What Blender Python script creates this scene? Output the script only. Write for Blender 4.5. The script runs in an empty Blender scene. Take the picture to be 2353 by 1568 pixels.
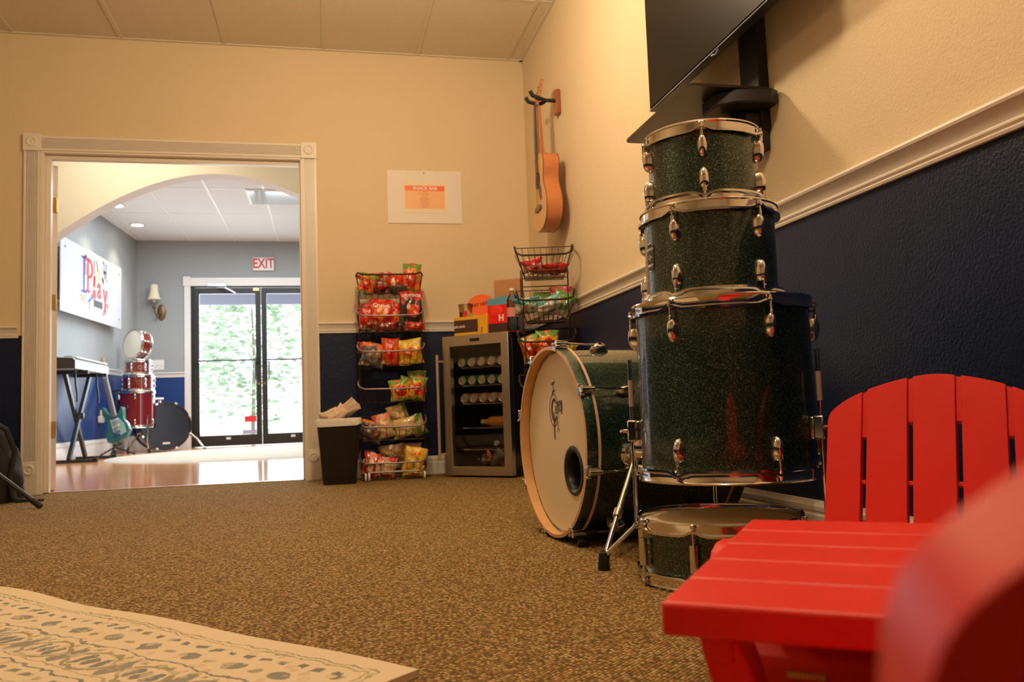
import bpy, math, random
from mathutils import Vector, Matrix
from math import sin, cos, pi, radians as rad, sqrt
random.seed(7)
SC = bpy.context.scene
COL = SC.collection

# ---------------------------------------------------------------- materials
def newmat(name):
    m = bpy.data.materials.new(name); m.use_nodes = True
    nt = m.node_tree; b = nt.nodes['Principled BSDF']
    return m, nt, b
def nd(nt, typ, **kw):
    n = nt.nodes.new(typ)
    for k, v in kw.items():
        if k.startswith('_'): setattr(n, k[1:], v)
        else: n.inputs[k.replace('__', ' ')].default_value = v
    return n
def mth(nt, op, a, b=None, c=None):
    n = nt.nodes.new('ShaderNodeMath'); n.operation = op
    for i, v in enumerate((a, b, c)):
        if v is None: continue
        if isinstance(v, (int, float)): n.inputs[i].default_value = v
        else: nt.links.new(v, n.inputs[i])
    return n.outputs[0]
def mixc(nt, fac, a, b):
    n = nt.nodes.new('ShaderNodeMix'); n.data_type = 'RGBA'
    for i, v in ((0, fac), (6, a), (7, b)):
        if isinstance(v, (int, float)): n.inputs[i].default_value = v
        elif isinstance(v, tuple): n.inputs[i].default_value = v if len(v) == 4 else v + (1,)
        else: nt.links.new(v, n.inputs[i])
    return n.outputs[2]
def coords(nt, out='Object'):
    return nt.nodes.new('ShaderNodeTexCoord').outputs[out]
def noise(nt, scale, detail=2, vec=None, rough=0.5):
    n = nt.nodes.new('ShaderNodeTexNoise'); n.inputs['Scale'].default_value = scale
    n.inputs['Detail'].default_value = detail; n.inputs['Roughness'].default_value = rough
    if vec is not None: nt.links.new(vec, n.inputs['Vector'])
    return n
def bump(nt, b, h, strength=0.3, dist=0.001):
    n = nt.nodes.new('ShaderNodeBump'); n.inputs['Strength'].default_value = strength
    n.inputs['Distance'].default_value = dist
    nt.links.new(h, n.inputs['Height']); nt.links.new(n.outputs[0], b.inputs['Normal'])
def mat(name, col, rough=0.5, metal=0.0, bumps=None, var=0.0, vscale=6, coat=0, spec=0.5, sheen=0):
    m, nt, b = newmat(name)
    b.inputs['Base Color'].default_value = tuple(col) + (1,)
    b.inputs['Roughness'].default_value = rough
    b.inputs['Metallic'].default_value = metal
    b.inputs['Coat Weight'].default_value = coat
    b.inputs['Coat Roughness'].default_value = 0.05
    b.inputs['Specular IOR Level'].default_value = spec
    b.inputs['Sheen Weight'].default_value = sheen
    co = coords(nt)
    if var:
        n = noise(nt, vscale, 3, co)
        c = mixc(nt, n.outputs[0], tuple(x * (1 - var) for x in col), tuple(min(1, x * (1 + var)) for x in col))
        nt.links.new(c, b.inputs['Base Color'])
    if bumps:
        n = noise(nt, bumps[0], 3, co)
        bump(nt, b, n.outputs[0], bumps[1], bumps[2] if len(bumps) > 2 else 0.001)
    return m

def wall_mat(name, up, low, zsplit, scale=125, strength=0.7):
    m, nt, b = newmat(name)
    pos = nt.nodes.new('ShaderNodeNewGeometry').outputs['Position']
    sep = nt.nodes.new('ShaderNodeSeparateXYZ'); nt.links.new(pos, sep.inputs[0])
    f = mth(nt, 'GREATER_THAN', sep.outputs[2], zsplit)
    n = noise(nt, 3, 2, pos)
    cu = mixc(nt, n.outputs[0], tuple(x * .97 for x in up), up)
    c = mixc(nt, f, low, cu); nt.links.new(c, b.inputs['Base Color'])
    r = mth(nt, 'MULTIPLY_ADD', f, 0.25, 0.36); b.inputs['Specular IOR Level'].default_value = 0.28; nt.links.new(r, b.inputs['Roughness'])
    n1 = noise(nt, scale, 3, pos, 0.6)
    n2 = noise(nt, scale / 7, 2, pos)
    h = mth(nt, 'ADD', n1.outputs[0], mth(nt, 'MULTIPLY', n2.outputs[0], 0.6))
    bump(nt, b, h, strength, 0.0025)
    return m

BEIGE = (0.74, 0.61, 0.405); NAVY = (0.007, 0.016, 0.055)
M = {}
M['wall'] = wall_mat('painted_wall', BEIGE, NAVY, 0.93)
M['wallfar'] = wall_mat('lobby_wall', (0.37, 0.38, 0.39), (0.02, 0.055, 0.21), 1.02)
M['wallarch'] = mat('arch_wall_paint', (0.78, 0.70, 0.50), 0.7, bumps=(90, .3))
M['archin'] = mat('arch_soffit_daylit', (0.78, 0.78, 0.80), 0.6)  # bluish white of the daylight put into the soffit colour
M['trim'] = mat('trim_paint', (0.80, 0.74, 0.66), 0.32, var=.03)
M['trimw'] = mat('white_trim_paint', (0.82, 0.78, 0.76), 0.35)
M['chrome'] = mat('chrome', (0.78, 0.76, 0.74), 0.09, 1.0)
M['steel'] = mat('brushed_steel', (0.62, 0.58, 0.52), 0.28, 1.0, bumps=(220, .12))
M['black'] = mat('black_plastic', (0.012, 0.012, 0.013), 0.4)
M['blackmatte'] = mat('black_matte', (0.014, 0.013, 0.013), 0.75, bumps=(180, .3))
M['rubber'] = mat('black_rubber', (0.01, 0.01, 0.01), 0.7)
M['wire'] = mat('dark_bronze_wire', (0.035, 0.022, 0.016), 0.35, 0.5)
M['barmetal'] = mat('tube_rail_metal', (0.30, 0.24, 0.22), 0.35, 0.6)
M['screen'] = mat('tv_screen', (0.010, 0.008, 0.006), 0.35, spec=.12)
M['white'] = mat('white_plastic', (0.82, 0.80, 0.77), 0.4)
M['paper'] = mat('white_board', (0.80, 0.73, 0.68), 0.5)
M['lam'] = mat('laminated_sheet', (0.86, 0.76, 0.60), 0.12)
M['orange'] = mat('orange_print', (0.85, 0.16, 0.02), 0.3)
M['peach'] = mat('peach_print', (0.86, 0.48, 0.22), 0.3)
M['head'] = mat('drum_head_cream', (0.80, 0.68, 0.46), 0.5, var=.04)
M['headw'] = mat('drum_head_white', (0.82, 0.79, 0.72), 0.45)
M['headb'] = mat('drum_head_black', (0.012, 0.014, 0.025), 0.2)
M['ink'] = mat('black_ink', (0.03, 0.02, 0.018), 0.5)
M['inkw'] = mat('white_print', (0.85, 0.83, 0.78), 0.4)
M['maple'] = mat('maple_ply', (0.72, 0.42, 0.18), 0.4, var=.1, vscale=20)
M['brass'] = mat('brass', (0.75, 0.52, 0.2), 0.3, 1.0)
M['cardboard'] = mat('cardboard', (0.52, 0.27, 0.12), 0.8, var=.1)
M['liner'] = mat('bin_liner', (0.75, 0.72, 0.66), 0.3, bumps=(40, .8, .004))
M['bronze'] = mat('antique_bronze', (0.22, 0.13, 0.07), 0.4, 0.7)

def sparkle(name, base, bright):
    m, nt, b = newmat(name)
    co = coords(nt)
    v = nt.nodes.new('ShaderNodeTexVoronoi'); v.inputs['Scale'].default_value = 820
    nt.links.new(co, v.inputs['Vector'])
    sep = nt.nodes.new('ShaderNodeSeparateColor'); nt.links.new(v.outputs['Color'], sep.inputs[0])
    hot = mth(nt, 'GREATER_THAN', sep.outputs[0], 0.90)
    c = mixc(nt, hot, base, bright); nt.links.new(c, b.inputs['Base Color'])
    b.inputs['Metallic'].default_value = 0.75
    b.inputs['Roughness'].default_value = 0.32
    b.inputs['Coat Weight'].default_value = 1.0; b.inputs['Coat Roughness'].default_value = 0.06
    geo = nt.nodes.new('ShaderNodeNewGeometry')
    vm = nt.nodes.new('ShaderNodeVectorMath'); vm.operation = 'SUBTRACT'; vm.inputs[1].default_value = (.5, .5, .5)
    nt.links.new(v.outputs['Color'], vm.inputs[0])
    vs = nt.nodes.new('ShaderNodeVectorMath'); vs.operation = 'SCALE'; vs.inputs['Scale'].default_value = 0.36
    nt.links.new(vm.outputs[0], vs.inputs[0])
    va = nt.nodes.new('ShaderNodeVectorMath'); va.operation = 'ADD'
    nt.links.new(geo.outputs['Normal'], va.inputs[0]); nt.links.new(vs.outputs[0], va.inputs[1])
    vn = nt.nodes.new('ShaderNodeVectorMath'); vn.operation = 'NORMALIZE'; nt.links.new(va.outputs[0], vn.inputs[0])
    nt.links.new(vn.outputs[0], b.inputs['Normal'])
    return m
M['sparkle'] = sparkle('green_sparkle_wrap', (0.012, 0.040, 0.032), (0.26, 0.36, 0.28))
M['redlac'] = mat('cherry_lacquer', (0.20, 0.012, 0.012), 0.15, coat=1, var=.15, vscale=4)

def carpet():
    m, nt, b = newmat('berber_carpet')
    pos = nt.nodes.new('ShaderNodeNewGeometry').outputs['Position']
    mp = nt.nodes.new('ShaderNodeMapping'); mp.inputs['Rotation'].default_value = (0, 0, rad(50))
    nt.links.new(pos, mp.inputs[0])
    v = nt.nodes.new('ShaderNodeTexVoronoi'); v.inputs['Scale'].default_value = 140; v.inputs['Randomness'].default_value = 0.30
    v.voronoi_dimensions = '2D'
    nt.links.new(mp.outputs[0], v.inputs['Vector'])
    sep = nt.nodes.new('ShaderNodeSeparateColor'); nt.links.new(v.outputs['Color'], sep.inputs[0])
    cr = nt.nodes.new('ShaderNodeValToRGB'); e = cr.color_ramp; e.interpolation = 'CONSTANT'
    e.elements[0].position = 0; e.elements[0].color = (0.47, 0.30, 0.10, 1)
    e.elements[1].position = 0.30; e.elements[1].color = (0.74, 0.50, 0.19, 1)
    for p, c in ((.55, (0.30, 0.19, 0.06, 1)), (.68, (0.62, 0.30, 0.13, 1)), (.78, (0.90, 0.66, 0.33, 1)), (.92, (0.20, 0.15, 0.05, 1))):
        x = e.elements.new(p); x.color = c
    nt.links.new(sep.outputs[0], cr.inputs[0])
    edge = mth(nt, 'MULTIPLY', v.outputs['Distance'], 1.0)
    n = noise(nt, 2.2, 3, pos)
    dk = mth(nt, 'SUBTRACT', 1.0, mth(nt, 'MINIMUM', mth(nt, 'MULTIPLY', mth(nt, 'MULTIPLY', edge, edge), 3.4), 0.92))
    cc = mixc(nt, dk, (0.085, 0.048, 0.016), cr.outputs[0])  # highlight on loop tops and shade between loops, put into the colour
    cc = mixc(nt, mth(nt, 'MULTIPLY', n.outputs[0], 0.22), cc, (0.24, 0.15, 0.06))
    nt.links.new(cc, b.inputs['Base Color']); b.inputs['Roughness'].default_value = 0.95
    b.inputs['Specular IOR Level'].default_value = 0.1
    bump(nt, b, mth(nt, 'SUBTRACT', 1.0, edge), 1.0, 0.006)
    return m
M['carpet'] = carpet()

def laminate():
    m, nt, b = newmat('wood_laminate')
    pos = nt.nodes.new('ShaderNodeNewGeometry').outputs['Position']
    mp = nt.nodes.new('ShaderNodeMapping'); mp.inputs['Scale'].default_value = (1.2, 9, 1)
    nt.links.new(pos, mp.inputs[0])
    n = noise(nt, 3, 4, mp.outputs[0])
    br = nt.nodes.new('ShaderNodeTexBrick'); br.inputs['Scale'].default_value = 1.0
    br.inputs['Brick Width'].default_value = 1.2; br.inputs['Row Height'].default_value = 0.125
    br.inputs['Mortar Size'].default_value = 0.0015
    br.inputs['Color1'].default_value = (0.74, 0.30, 0.09, 1); br.inputs['Color2'].default_value = (0.82, 0.36, 0.12, 1)
    br.inputs['Mortar'].default_value = (0.30, 0.13, 0.05, 1)
    nt.links.new(pos, br.inputs['Vector'])
    c = mixc(nt, mth(nt, 'MULTIPLY', n.outputs[0], .5), br.outputs[0], (0.72, 0.34, 0.13))
    nt.links.new(c, b.inputs['Base Color']); b.inputs['Roughness'].default_value = 0.13
    b.inputs['Specular IOR Level'].default_value = 0.45
    return m
M['laminate'] = laminate()

def ceilmat(name, col):
    m, nt, b = newmat(name)
    pos = nt.nodes.new('ShaderNodeNewGeometry').outputs['Position']
    n = noise(nt, 140, 3, pos, .7)
    g = mth(nt, 'GREATER_THAN', n.outputs[0], 0.60)
    c = mixc(nt, mth(nt, 'MULTIPLY', g, .35), col, tuple(x * .62 for x in col))
    nt.links.new(c, b.inputs['Base Color']); b.inputs['Roughness'].default_value = 0.9
    bump(nt, b, n.outputs[0], .5, .003)
    return m
M['ceil'] = ceilmat('ceiling_tile', (0.78, 0.70, 0.58))
M['ceilw'] = ceilmat('ceiling_tile_white', (0.80, 0.80, 0.80))
M['grid'] = mat('ceiling_grid_paint', (0.72, 0.66, 0.56), 0.5)
M['gridw'] = mat('ceiling_grid_white', (0.85, 0.85, 0.85), 0.5)

def redplastic(name='red_lumber_plastic', bs=.25):
    m, nt, b = newmat(name)
    co = coords(nt)
    mp = nt.nodes.new('ShaderNodeMapping'); mp.inputs['Scale'].default_value = (6, 90, 90)
    nt.links.new(co, mp.inputs[0])
    n = noise(nt, 3, 4, mp.outputs[0]); n2 = noise(nt, 14, 3, co)
    c = mixc(nt, n2.outputs[0], (0.74, 0.016, 0.010), (0.86, 0.028, 0.018))
    nt.links.new(c, b.inputs['Base Color']); b.inputs['Roughness'].default_value = 0.42
    bump(nt, b, n.outputs[0], bs, .0015)
    return m
M['red'] = redplastic()
M['redsmooth'] = redplastic('red_smooth_plastic', .03)

def woodmat(name, c1, c2, rough=0.3, axis=(1, 12, 12), coat=.3):
    m, nt, b = newmat(name)
    co = coords(nt)
    mp = nt.nodes.new('ShaderNodeMapping'); mp.inputs['Scale'].default_value = axis
    nt.links.new(co, mp.inputs[0])
    n = noise(nt, 8, 4, mp.outputs[0])
    nt.links.new(mixc(nt, n.outputs[0], c1, c2), b.inputs['Base Color'])
    b.inputs['Roughness'].default_value = rough; b.inputs['Coat Weight'].default_value = coat
    return m
M['spruce'] = woodmat('spruce_top', (0.62, 0.33, 0.11), (0.74, 0.42, 0.16), axis=(12, 12, 1))
M['mahog'] = woodmat('mahogany_side', (0.42, 0.14, 0.045), (0.56, 0.21, 0.07), axis=(12, 12, 2))
M['neckw'] = woodmat('neck_wood', (0.42, 0.15, 0.06), (0.52, 0.2, 0.08), axis=(12, 12, 1))
M['rosew'] = woodmat('rosewood', (0.035, 0.02, 0.014), (0.07, 0.04, 0.026), axis=(12, 12, 1))
M['cherry'] = woodmat('cherry_block', (0.24, 0.06, 0.025), (0.33, 0.09, 0.035), axis=(12, 12, 1))

def glassmat(name, tint=(1, 1, 1), gl=0.08):
    m = bpy.data.materials.new(name); m.use_nodes = True; nt = m.node_tree
    nt.nodes.remove(nt.nodes['Principled BSDF'])
    t = nt.nodes.new('ShaderNodeBsdfTransparent'); t.inputs[0].default_value = tint + (1,)
    g = nt.nodes.new('ShaderNodeBsdfGlossy'); g.inputs['Roughness'].default_value = 0.03
    fr = nt.nodes.new('ShaderNodeFresnel'); fr.inputs[0].default_value = 1.45
    mx = nt.nodes.new('ShaderNodeMixShader')
    nt.links.new(mth(nt, 'MULTIPLY', fr.outputs[0], gl * 10), mx.inputs[0])
    nt.links.new(t.outputs[0], mx.inputs[1]); nt.links.new(g.outputs[0], mx.inputs[2])
    nt.links.new(mx.outputs[0], nt.nodes['Material Output'].inputs[0])
    return m
M['glass'] = glassmat('door_glass', gl=.05)
M['fglass'] = glassmat('fridge_glass', (.93, .93, .92), gl=.06)
M['clear'] = glassmat('clear_plastic', (.86, .84, .80), gl=.10)
def emis(name, col, s):
    m, nt, b = newmat(name)
    b.inputs['Base Color'].default_value = (.8, .8, .8, 1)
    b.inputs['Emission Color'].default_value = tuple(col) + (1,); b.inputs['Emission Strength'].default_value = s
    return m
M['lamp'] = emis('downlight_glow', (1, .93, .82), 14)

# ---------------------------------------------------------------- mesh builder
class MB:
    def __init__(s): s.v = []; s.f = []; s.mi = []; s.cur = 0; s.uv = None
    def add(s, vs, fs, T=None):
        o = len(s.v)
        for p in vs:
            p = Vector(p)
            s.v.append(T @ p if T is not None else p)
        for f in fs: s.f.append([i + o for i in f]); s.mi.append(s.cur)
        return s
    def box(s, x0, x1, y0, y1, z0, z1, T=None):
        vs = [(x, y, z) for z in (z0, z1) for y in (y0, y1) for x in (x0, x1)]
        return s.add(vs, [(0, 2, 3, 1), (4, 5, 7, 6), (0, 1, 5, 4), (2, 6, 7, 3), (0, 4, 6, 2), (1, 3, 7, 5)], T)
    def bar(s, a, b, w, h, up=(0, 0, 1)):
        a = Vector(a); b = Vector(b); d = (b - a); L = d.length; d.normalize(); up = Vector(up)
        sx = d.cross(up)
        if sx.length < 1e-4: sx = d.cross(Vector((1, 0, 0)))
        sx.normalize(); uz = sx.cross(d)
        T = Matrix((( sx.x, d.x, uz.x, a.x), (sx.y, d.y, uz.y, a.y), (sx.z, d.z, uz.z, a.z), (0, 0, 0, 1)))
        return s.box(-w / 2, w / 2, 0, L, -h / 2, h / 2, T)
    def prism(s, poly, z0, z1, T=None):
        n = len(poly)
        vs = [(x, y, z0) for x, y in poly] + [(x, y, z1) for x, y in poly]
        fs = [tuple(range(n - 1, -1, -1)), tuple(range(n, 2 * n))] + [(i, (i + 1) % n, n + (i + 1) % n, n + i) for i in range(n)]
        return s.add(vs, fs, T)
    def lathe(s, prof, n=32, T=None, closed=False, cap=True, a0=0, a1=2 * pi):
        full = abs(a1 - a0 - 2 * pi) < 1e-6
        vs = []; m = len(prof); cols = n if full else n + 1
        for i in range(cols):
            a = a0 + (a1 - a0) * i / n
            for r, z in prof: vs.append((r * cos(a), r * sin(a), z))
        fs = []
        for i in range(n):
            j = (i + 1) % cols
            for k in range(m - 1 if not closed else m):
                k2 = (k + 1) % m
                fs.append((i * m + k, j * m + k, j * m + k2, i * m + k2))
        if cap and not closed and full:
            if prof[0][0] > 1e-6: fs.append(tuple(i * m for i in range(n))[::-1])
            if prof[-1][0] > 1e-6: fs.append(tuple(i * m + m - 1 for i in range(n)))
        return s.add(vs, fs, T)
    def tube(s, pts, r, n=8, closed=False, T=None):
        P = [Vector(p) for p in pts]; N = len(P)
        rs = r if isinstance(r, (list, tuple)) else [r] * N
        vs = []; up = None
        for i, p in enumerate(P):
            if closed: d = (P[(i + 1) % N] - P[i - 1])
            else: d = P[min(i + 1, N - 1)] - P[max(i - 1, 0)]
            d.normalize()
            if up is None:
                up = d.cross(Vector((0, 0, 1)))
                if up.length < .05: up = d.cross(Vector((1, 0, 0)))
                up.normalize()
            else:
                up = up - d * up.dot(d)
                if up.length < 1e-5: up = d.orthogonal()
                up.normalize()
            w = d.cross(up)
            for k in range(n):
                a = 2 * pi * k / n
                vs.append(p + (up * cos(a) + w * sin(a)) * rs[i])
        fs = []
        for i in range(N if closed else N - 1):
            j = (i + 1) % N
            for k in range(n):
                k2 = (k + 1) % n
                fs.append((i * n + k, i * n + k2, j * n + k2, j * n + k))
        if not closed:
            fs.append(tuple(range(n))[::-1]); fs.append(tuple((N - 1) * n + k for k in range(n)))
        return s.add(vs, fs, T)
    def ball(s, c, r, n=16, m=10, T=None):
        if isinstance(r, (int, float)): r = (r, r, r)
        vs = [(c[0], c[1], c[2] - r[2])]
        for j in range(1, m):
            b = -pi / 2 + pi * j / m
            for i in range(n):
                a = 2 * pi * i / n
                vs.append((c[0] + r[0] * cos(b) * cos(a), c[1] + r[1] * cos(b) * sin(a), c[2] + r[2] * sin(b)))
        vs.append((c[0], c[1], c[2] + r[2])); L = len(vs) - 1
        fs = [(0, 1 + (i + 1) % n, 1 + i) for i in range(n)]
        for j in range(m - 2):
            for i in range(n):
                a = 1 + j * n + i; b2 = 1 + j * n + (i + 1) % n
                fs.append((a, b2, b2 + n, a + n))
        q = 1 + (m - 2) * n
        fs += [(q + i, q + (i + 1) % n, L) for i in range(n)]
        return s.add(vs, fs, T)
    def build(s, name, ms, parent=None, smooth=True, bevel=0, sub=0, ang=35):
        me = bpy.data.meshes.new(name)
        me.from_pydata([tuple(v) for v in s.v], [], s.f)
        if not isinstance(ms, (list, tuple)): ms = [ms]
        for m in ms: me.materials.append(M[m] if isinstance(m, str) else m)
        for p, i in zip(me.polygons, s.mi): p.material_index = i
        me.update()
        if s.uv:
            ul = me.uv_layers.new(name='UVMap')
            for l in me.loops: ul.data[l.index].uv = s.uv[l.vertex_index]
        if smooth:
            me.shade_smooth(); me.set_sharp_from_angle(angle=rad(ang))
        o = bpy.data.objects.new(name, me); COL.objects.link(o)
        if parent is not None: o.parent = parent
        if bevel:
            b = o.modifiers.new('bevel', 'BEVEL'); b.width = bevel; b.segments = 2; b.limit_method = 'ANGLE'; b.angle_limit = rad(40)
        if sub:
            q = o.modifiers.new('subdivision', 'SUBSURF'); q.levels = sub; q.render_levels = sub
        return o

def tag(o, label=None, cat=None, group=None, kind=None):
    for k, v in (('label', label), ('category', cat), ('group', group), ('kind', kind)):
        if v: o[k] = v
    return o
def thing(name, label, cat, M4=None, group=None):
    o = bpy.data.objects.new(name, None); COL.objects.link(o)
    o.empty_display_size = 0.1
    if M4 is not None: o.matrix_world = M4
    return tag(o, label, cat, group)
def struct(o): o['kind'] = 'structure'; return o
def frame(x, z, o):
    """matrix with local x axis along x, z axis along z, at o"""
    x = Vector(x).normalized(); z = Vector(z).normalized(); y = z.cross(x).normalized(); x = y.cross(z)
    return Matrix(((x.x, y.x, z.x, o[0]), (x.y, y.y, z.y, o[1]), (x.z, y.z, z.z, o[2]), (0, 0, 0, 1)))
def L(x, y, z, rz=0): return Matrix.Translation((x, y, z)) @ Matrix.Rotation(rz, 4, 'Z')
def copy_tree(o, parent=None):
    c = o.copy(); COL.objects.link(c)
    if parent is not None: c.parent = parent; c.matrix_parent_inverse = o.matrix_parent_inverse
    for ch in list(o.children): copy_tree(ch, c)
    return c

def textdata(s, size, depth=0.0006, bold=0, spacing=1.0, shear=0):
    cu = bpy.data.curves.new('lettering', 'FONT'); cu.body = s; cu.size = size
    cu.align_x = 'CENTER'; cu.align_y = 'CENTER'; cu.extrude = depth; cu.offset = bold; cu.space_character = spacing; cu.shear = shear
    cu.resolution_u = 3
    o = bpy.data.objects.new('lettering', cu); COL.objects.link(o)
    dg = bpy.context.evaluated_depsgraph_get(); me = bpy.data.meshes.new_from_object(o.evaluated_get(dg))
    bpy.data.objects.remove(o); bpy.data.curves.remove(cu)
    return me
def lettering(s, size, m, T, parent=None, warp=None, name='lettering', **kw):
    """text standing in the local xz... text plane is xy of T, facing +z of T"""
    me = textdata(s, size, **kw)
    for v in me.vertices:
        p = T @ v.co
        v.co = warp(p) if warp else p
    me.materials.clear(); me.materials.append(M[m] if isinstance(m, str) else m)
    me.name = name
    o = bpy.data.objects.new(name, me); COL.objects.link(o)
    if parent is not None: o.parent = parent
    return o
FY = frame((1, 0, 0), (0, -1, 0), (0, 0, 0))    # text in xz-plane facing -y
def FYat(x, y, z): return Matrix.Translation((x, y, z)) @ FY
# ---------------------------------------------------------------- camera
CAMZ = 0.4055
yaw, pitch, roll = 0.2183, 0.0795, -0.0361
Fv = Vector((sin(yaw) * cos(pitch), cos(yaw) * cos(pitch), sin(pitch)))
r0 = Vector((cos(yaw), -sin(yaw), 0)); u0 = r0.cross(Fv)
rv = cos(roll) * r0 + sin(roll) * u0; uv = -sin(roll) * r0 + cos(roll) * u0
cd = bpy.data.cameras.new('camera'); cam = bpy.data.objects.new('camera', cd); COL.objects.link(cam)
cam.matrix_world = Matrix(((rv.x, uv.x, -Fv.x, 0), (rv.y, uv.y, -Fv.y, 0), (rv.z, uv.z, -Fv.z, CAMZ), (0, 0, 0, 1)))
cd.sensor_fit = 'HORIZONTAL'; cd.sensor_width = 22.3; cd.lens = 1918.2 / 2353 * 22.3
cd.clip_start = 0.02; cd.clip_end = 200
cd.dof.use_dof = True; cd.dof.focus_distance = 2.2; cd.dof.aperture_fstop = 4.0
SC.camera = cam

D, W, H = 5.387, 1.3365, 2.767
XL, YF = -3.3, -2.6                     # left wall and wall behind the camera
RB, RT = 0.915, 0.984                   # chair rail bottom / top
XO0, XO1, ZO = -1.640, -0.150, 2.030    # door opening
T = 0.125
# ---------------------------------------------------------------- near room shell
m = MB(); m.box(XL - .2, W + .2, YF - .2, D + .045, -.1, 0)
struct(m.build('floor', 'carpet', smooth=False))
m = MB(); m.box(XL - .2, W + .1, YF - .2, D + .1, H, H + .08)
struct(m.build('ceiling', 'ceil', smooth=False))
m = MB()
off = -1.8177; 
k = off - .6096 * 3
while k < W:
    if k > XL: m.box(k - .012, k + .012, YF, D, H - .004, H + .004)
    k += .6096
yy = 4.548
while yy > YF:
    m.box(XL, W, yy - .012, yy + .012, H - .0035, H + .004); yy -= 1.219
m.box(XL, W, D - .022, D, H - .006, H + .004); m.box(W - .022, W, YF, D, H - .006, H + .004)
struct(m.build('trim_ceiling_grid', 'grid', smooth=False))
m = MB(); m.box(XL - .2, XO0 - .018, D, D + T, 0, 3.2); m.box(XO1 + .018, W + .2, D, D + T, 0, 3.2); m.box(XO0 - .018, XO1 + .018, D, D + T, ZO + .018, 3.2)
struct(m.build('wall_back', 'wall', smooth=False))
m = MB(); m.box(W, W + .15, YF, D + .2, 0, H + .1); struct(m.build('wall_right', 'wall', smooth=False))
m = MB(); m.box(XL - .15, XL, YF, D, 0, H + .1); struct(m.build('wall_left', 'wall', smooth=False))
m = MB(); m.box(XL, W, YF - .15, YF, 0, H + .1); struct(m.build('wall_front', 'wall', smooth=False))
# chair rail profile (out from wall, z)
RAIL = [(0, RB), (.010, RB), (.012, RB + .006), (.009, RB + .010), (.013, RB + .016), (.013, RB + .020), (.010, RB + .024), (.014, RB + .036),
        (.022, RB + .052), (.029, RB + .056), (.031, RB + .062), (.028, RT), (0, RT)]
BASE = [(0, 0), (.015, 0), (.015, .074), (.011, .080), (.011, .086), (.013, .088), (.013, .100), (.009, .106), (.007, .116), (0, .116)]
def rail(name, prof, a, b, nrm, mt, mitre=0):
    a = Vector(a); b = Vector(b); d = (b - a); Ln = d.length
    T4 = Matrix(((nrm[0], 0, d.x / Ln, a.x), (nrm[1], 0, d.y / Ln, a.y), (0, 1, 0, 0), (0, 0, 0, 1)))
    mm = MB(); mm.prism(prof, 0, Ln, T4)
    return struct(mm.build(name, mt, ang=25))
rail('trim_rail_back_left', RAIL, (XL, D), (XO0 - .13, D), (0, -1), 'trim')
rail('trim_rail_back_right', RAIL, (XO1 + .1, D), (W - .005, D), (0, -1), 'trim')
rail('trim_rail_right', RAIL, (W, D - .005), (W, YF), (-1, 0), 'trim')
rail('trim_rail_left', RAIL, (XL, YF), (XL, D), (1, 0), 'trim')
rail('baseboard_back_left', BASE, (XL, D), (XO0 - .13, D), (0, -1), 'trim')
rail('baseboard_back_right', BASE, (XO1 + .1, D), (W - .005, D), (0, -1), 'trim')
rail('baseboard_right', BASE, (W, D - .005), (W, YF), (-1, 0), 'trim')
rail('baseboard_left', BASE, (XL, YF), (XL, D), (1, 0), 'trim')
# ---- door surround: fluted casing, corner blocks, plinth blocks, jamb with stop
def fluted(w, t=.019, n=7):
    P = [(0, 0), (0, t)]; e = .012; fw = (w - 2 * e) / n
    for i in range(n):
        x = e + i * fw
        P += [(x + fw * .18, t), (x + fw * .32, t - .009), (x + fw * .68, t - .009), (x + fw * .82, t)]
    P += [(w, t), (w, 0)]
    return P
CW = .088
def casing(xa, name, far=False):
    # local x of profile -> +X, profile y -> -Y (out of the wall)
    T4 = Matrix(((1, 0, 0, xa), (0, -1, 0, D), (0, 0, 1, 0), (0, 0, 0, 1)))
    mm = MB(); mm.prism(fluted(CW)[::-1], .19, ZO + .01, T4)
    return struct(mm.build(name, 'trim', ang=20))
casing(XO0 - .018 - CW, 'trim_1'); casing(XO1 + .012, 'trim_2')
T4 = Matrix(((0, 0, 1, 0), (0, -1, 0, D), (1, 0, 0, ZO + .013), (0, 0, 0, 1)))
mm = MB(); mm.prism(fluted(CW), XO0 - .024, XO1 + .014, T4); struct(mm.build('trim_3', 'trim', ang=20))
def rosette(x, z, w, h, name):
    mm = MB(); mm.box(x, x + w, D - .028, D, z, z + h)
    cx, cz = x + w / 2, z + h - w / 2
    mm.lathe([(.0, .003), (.006, .004), (.010, .001), (.017, .001), (.022, .005), (.027, .005), (.030, .001), (.036, .001), (.037, -.004)], 28,
             frame((1, 0, 0), (0, -1, 0), (cx, D - .029, cz)), cap=False)
    return struct(mm.build(name, 'trim', bevel=.0015, ang=25))
rosette(XO0 - .022 - CW, ZO + .008, CW + .010, CW + .016, 'trim_4'); rosette(XO1 + .006, ZO + .008, CW + .010, CW + .016, 'trim_5')
rosette(XO0 - .020 - CW, 0, CW + .004, .19, 'trim_6'); rosette(XO1 + .010, 0, CW + .004, .19, 'trim_7')
mm = MB()
for a, b, z0, z1 in ((XO0 - .018, XO0, 0, ZO), (XO1, XO1 + .018, 0, ZO), (XO0 - .018, XO1 + .018, ZO, ZO + .018)): mm.box(a, b, D - .012, D + T + .01, z0, z1)
mm.box(XO0 - .034, XO0 - .002, D - .009, D + .01, 0, ZO + .03); mm.box(XO1 + .002, XO1 + .03, D - .009, D + .01, 0, ZO + .03); mm.box(XO0, XO0 + .028, D + .03, D + .07, 0, ZO); mm.box(XO0 + .028, XO1 - .012, D + .03, D + .07, ZO - .028, ZO)
mm.box(XO1 - .012, XO1, D + .03, D + .07, 0, ZO)
struct(mm.build('trim_8', 'trim', bevel=.002))
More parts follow.
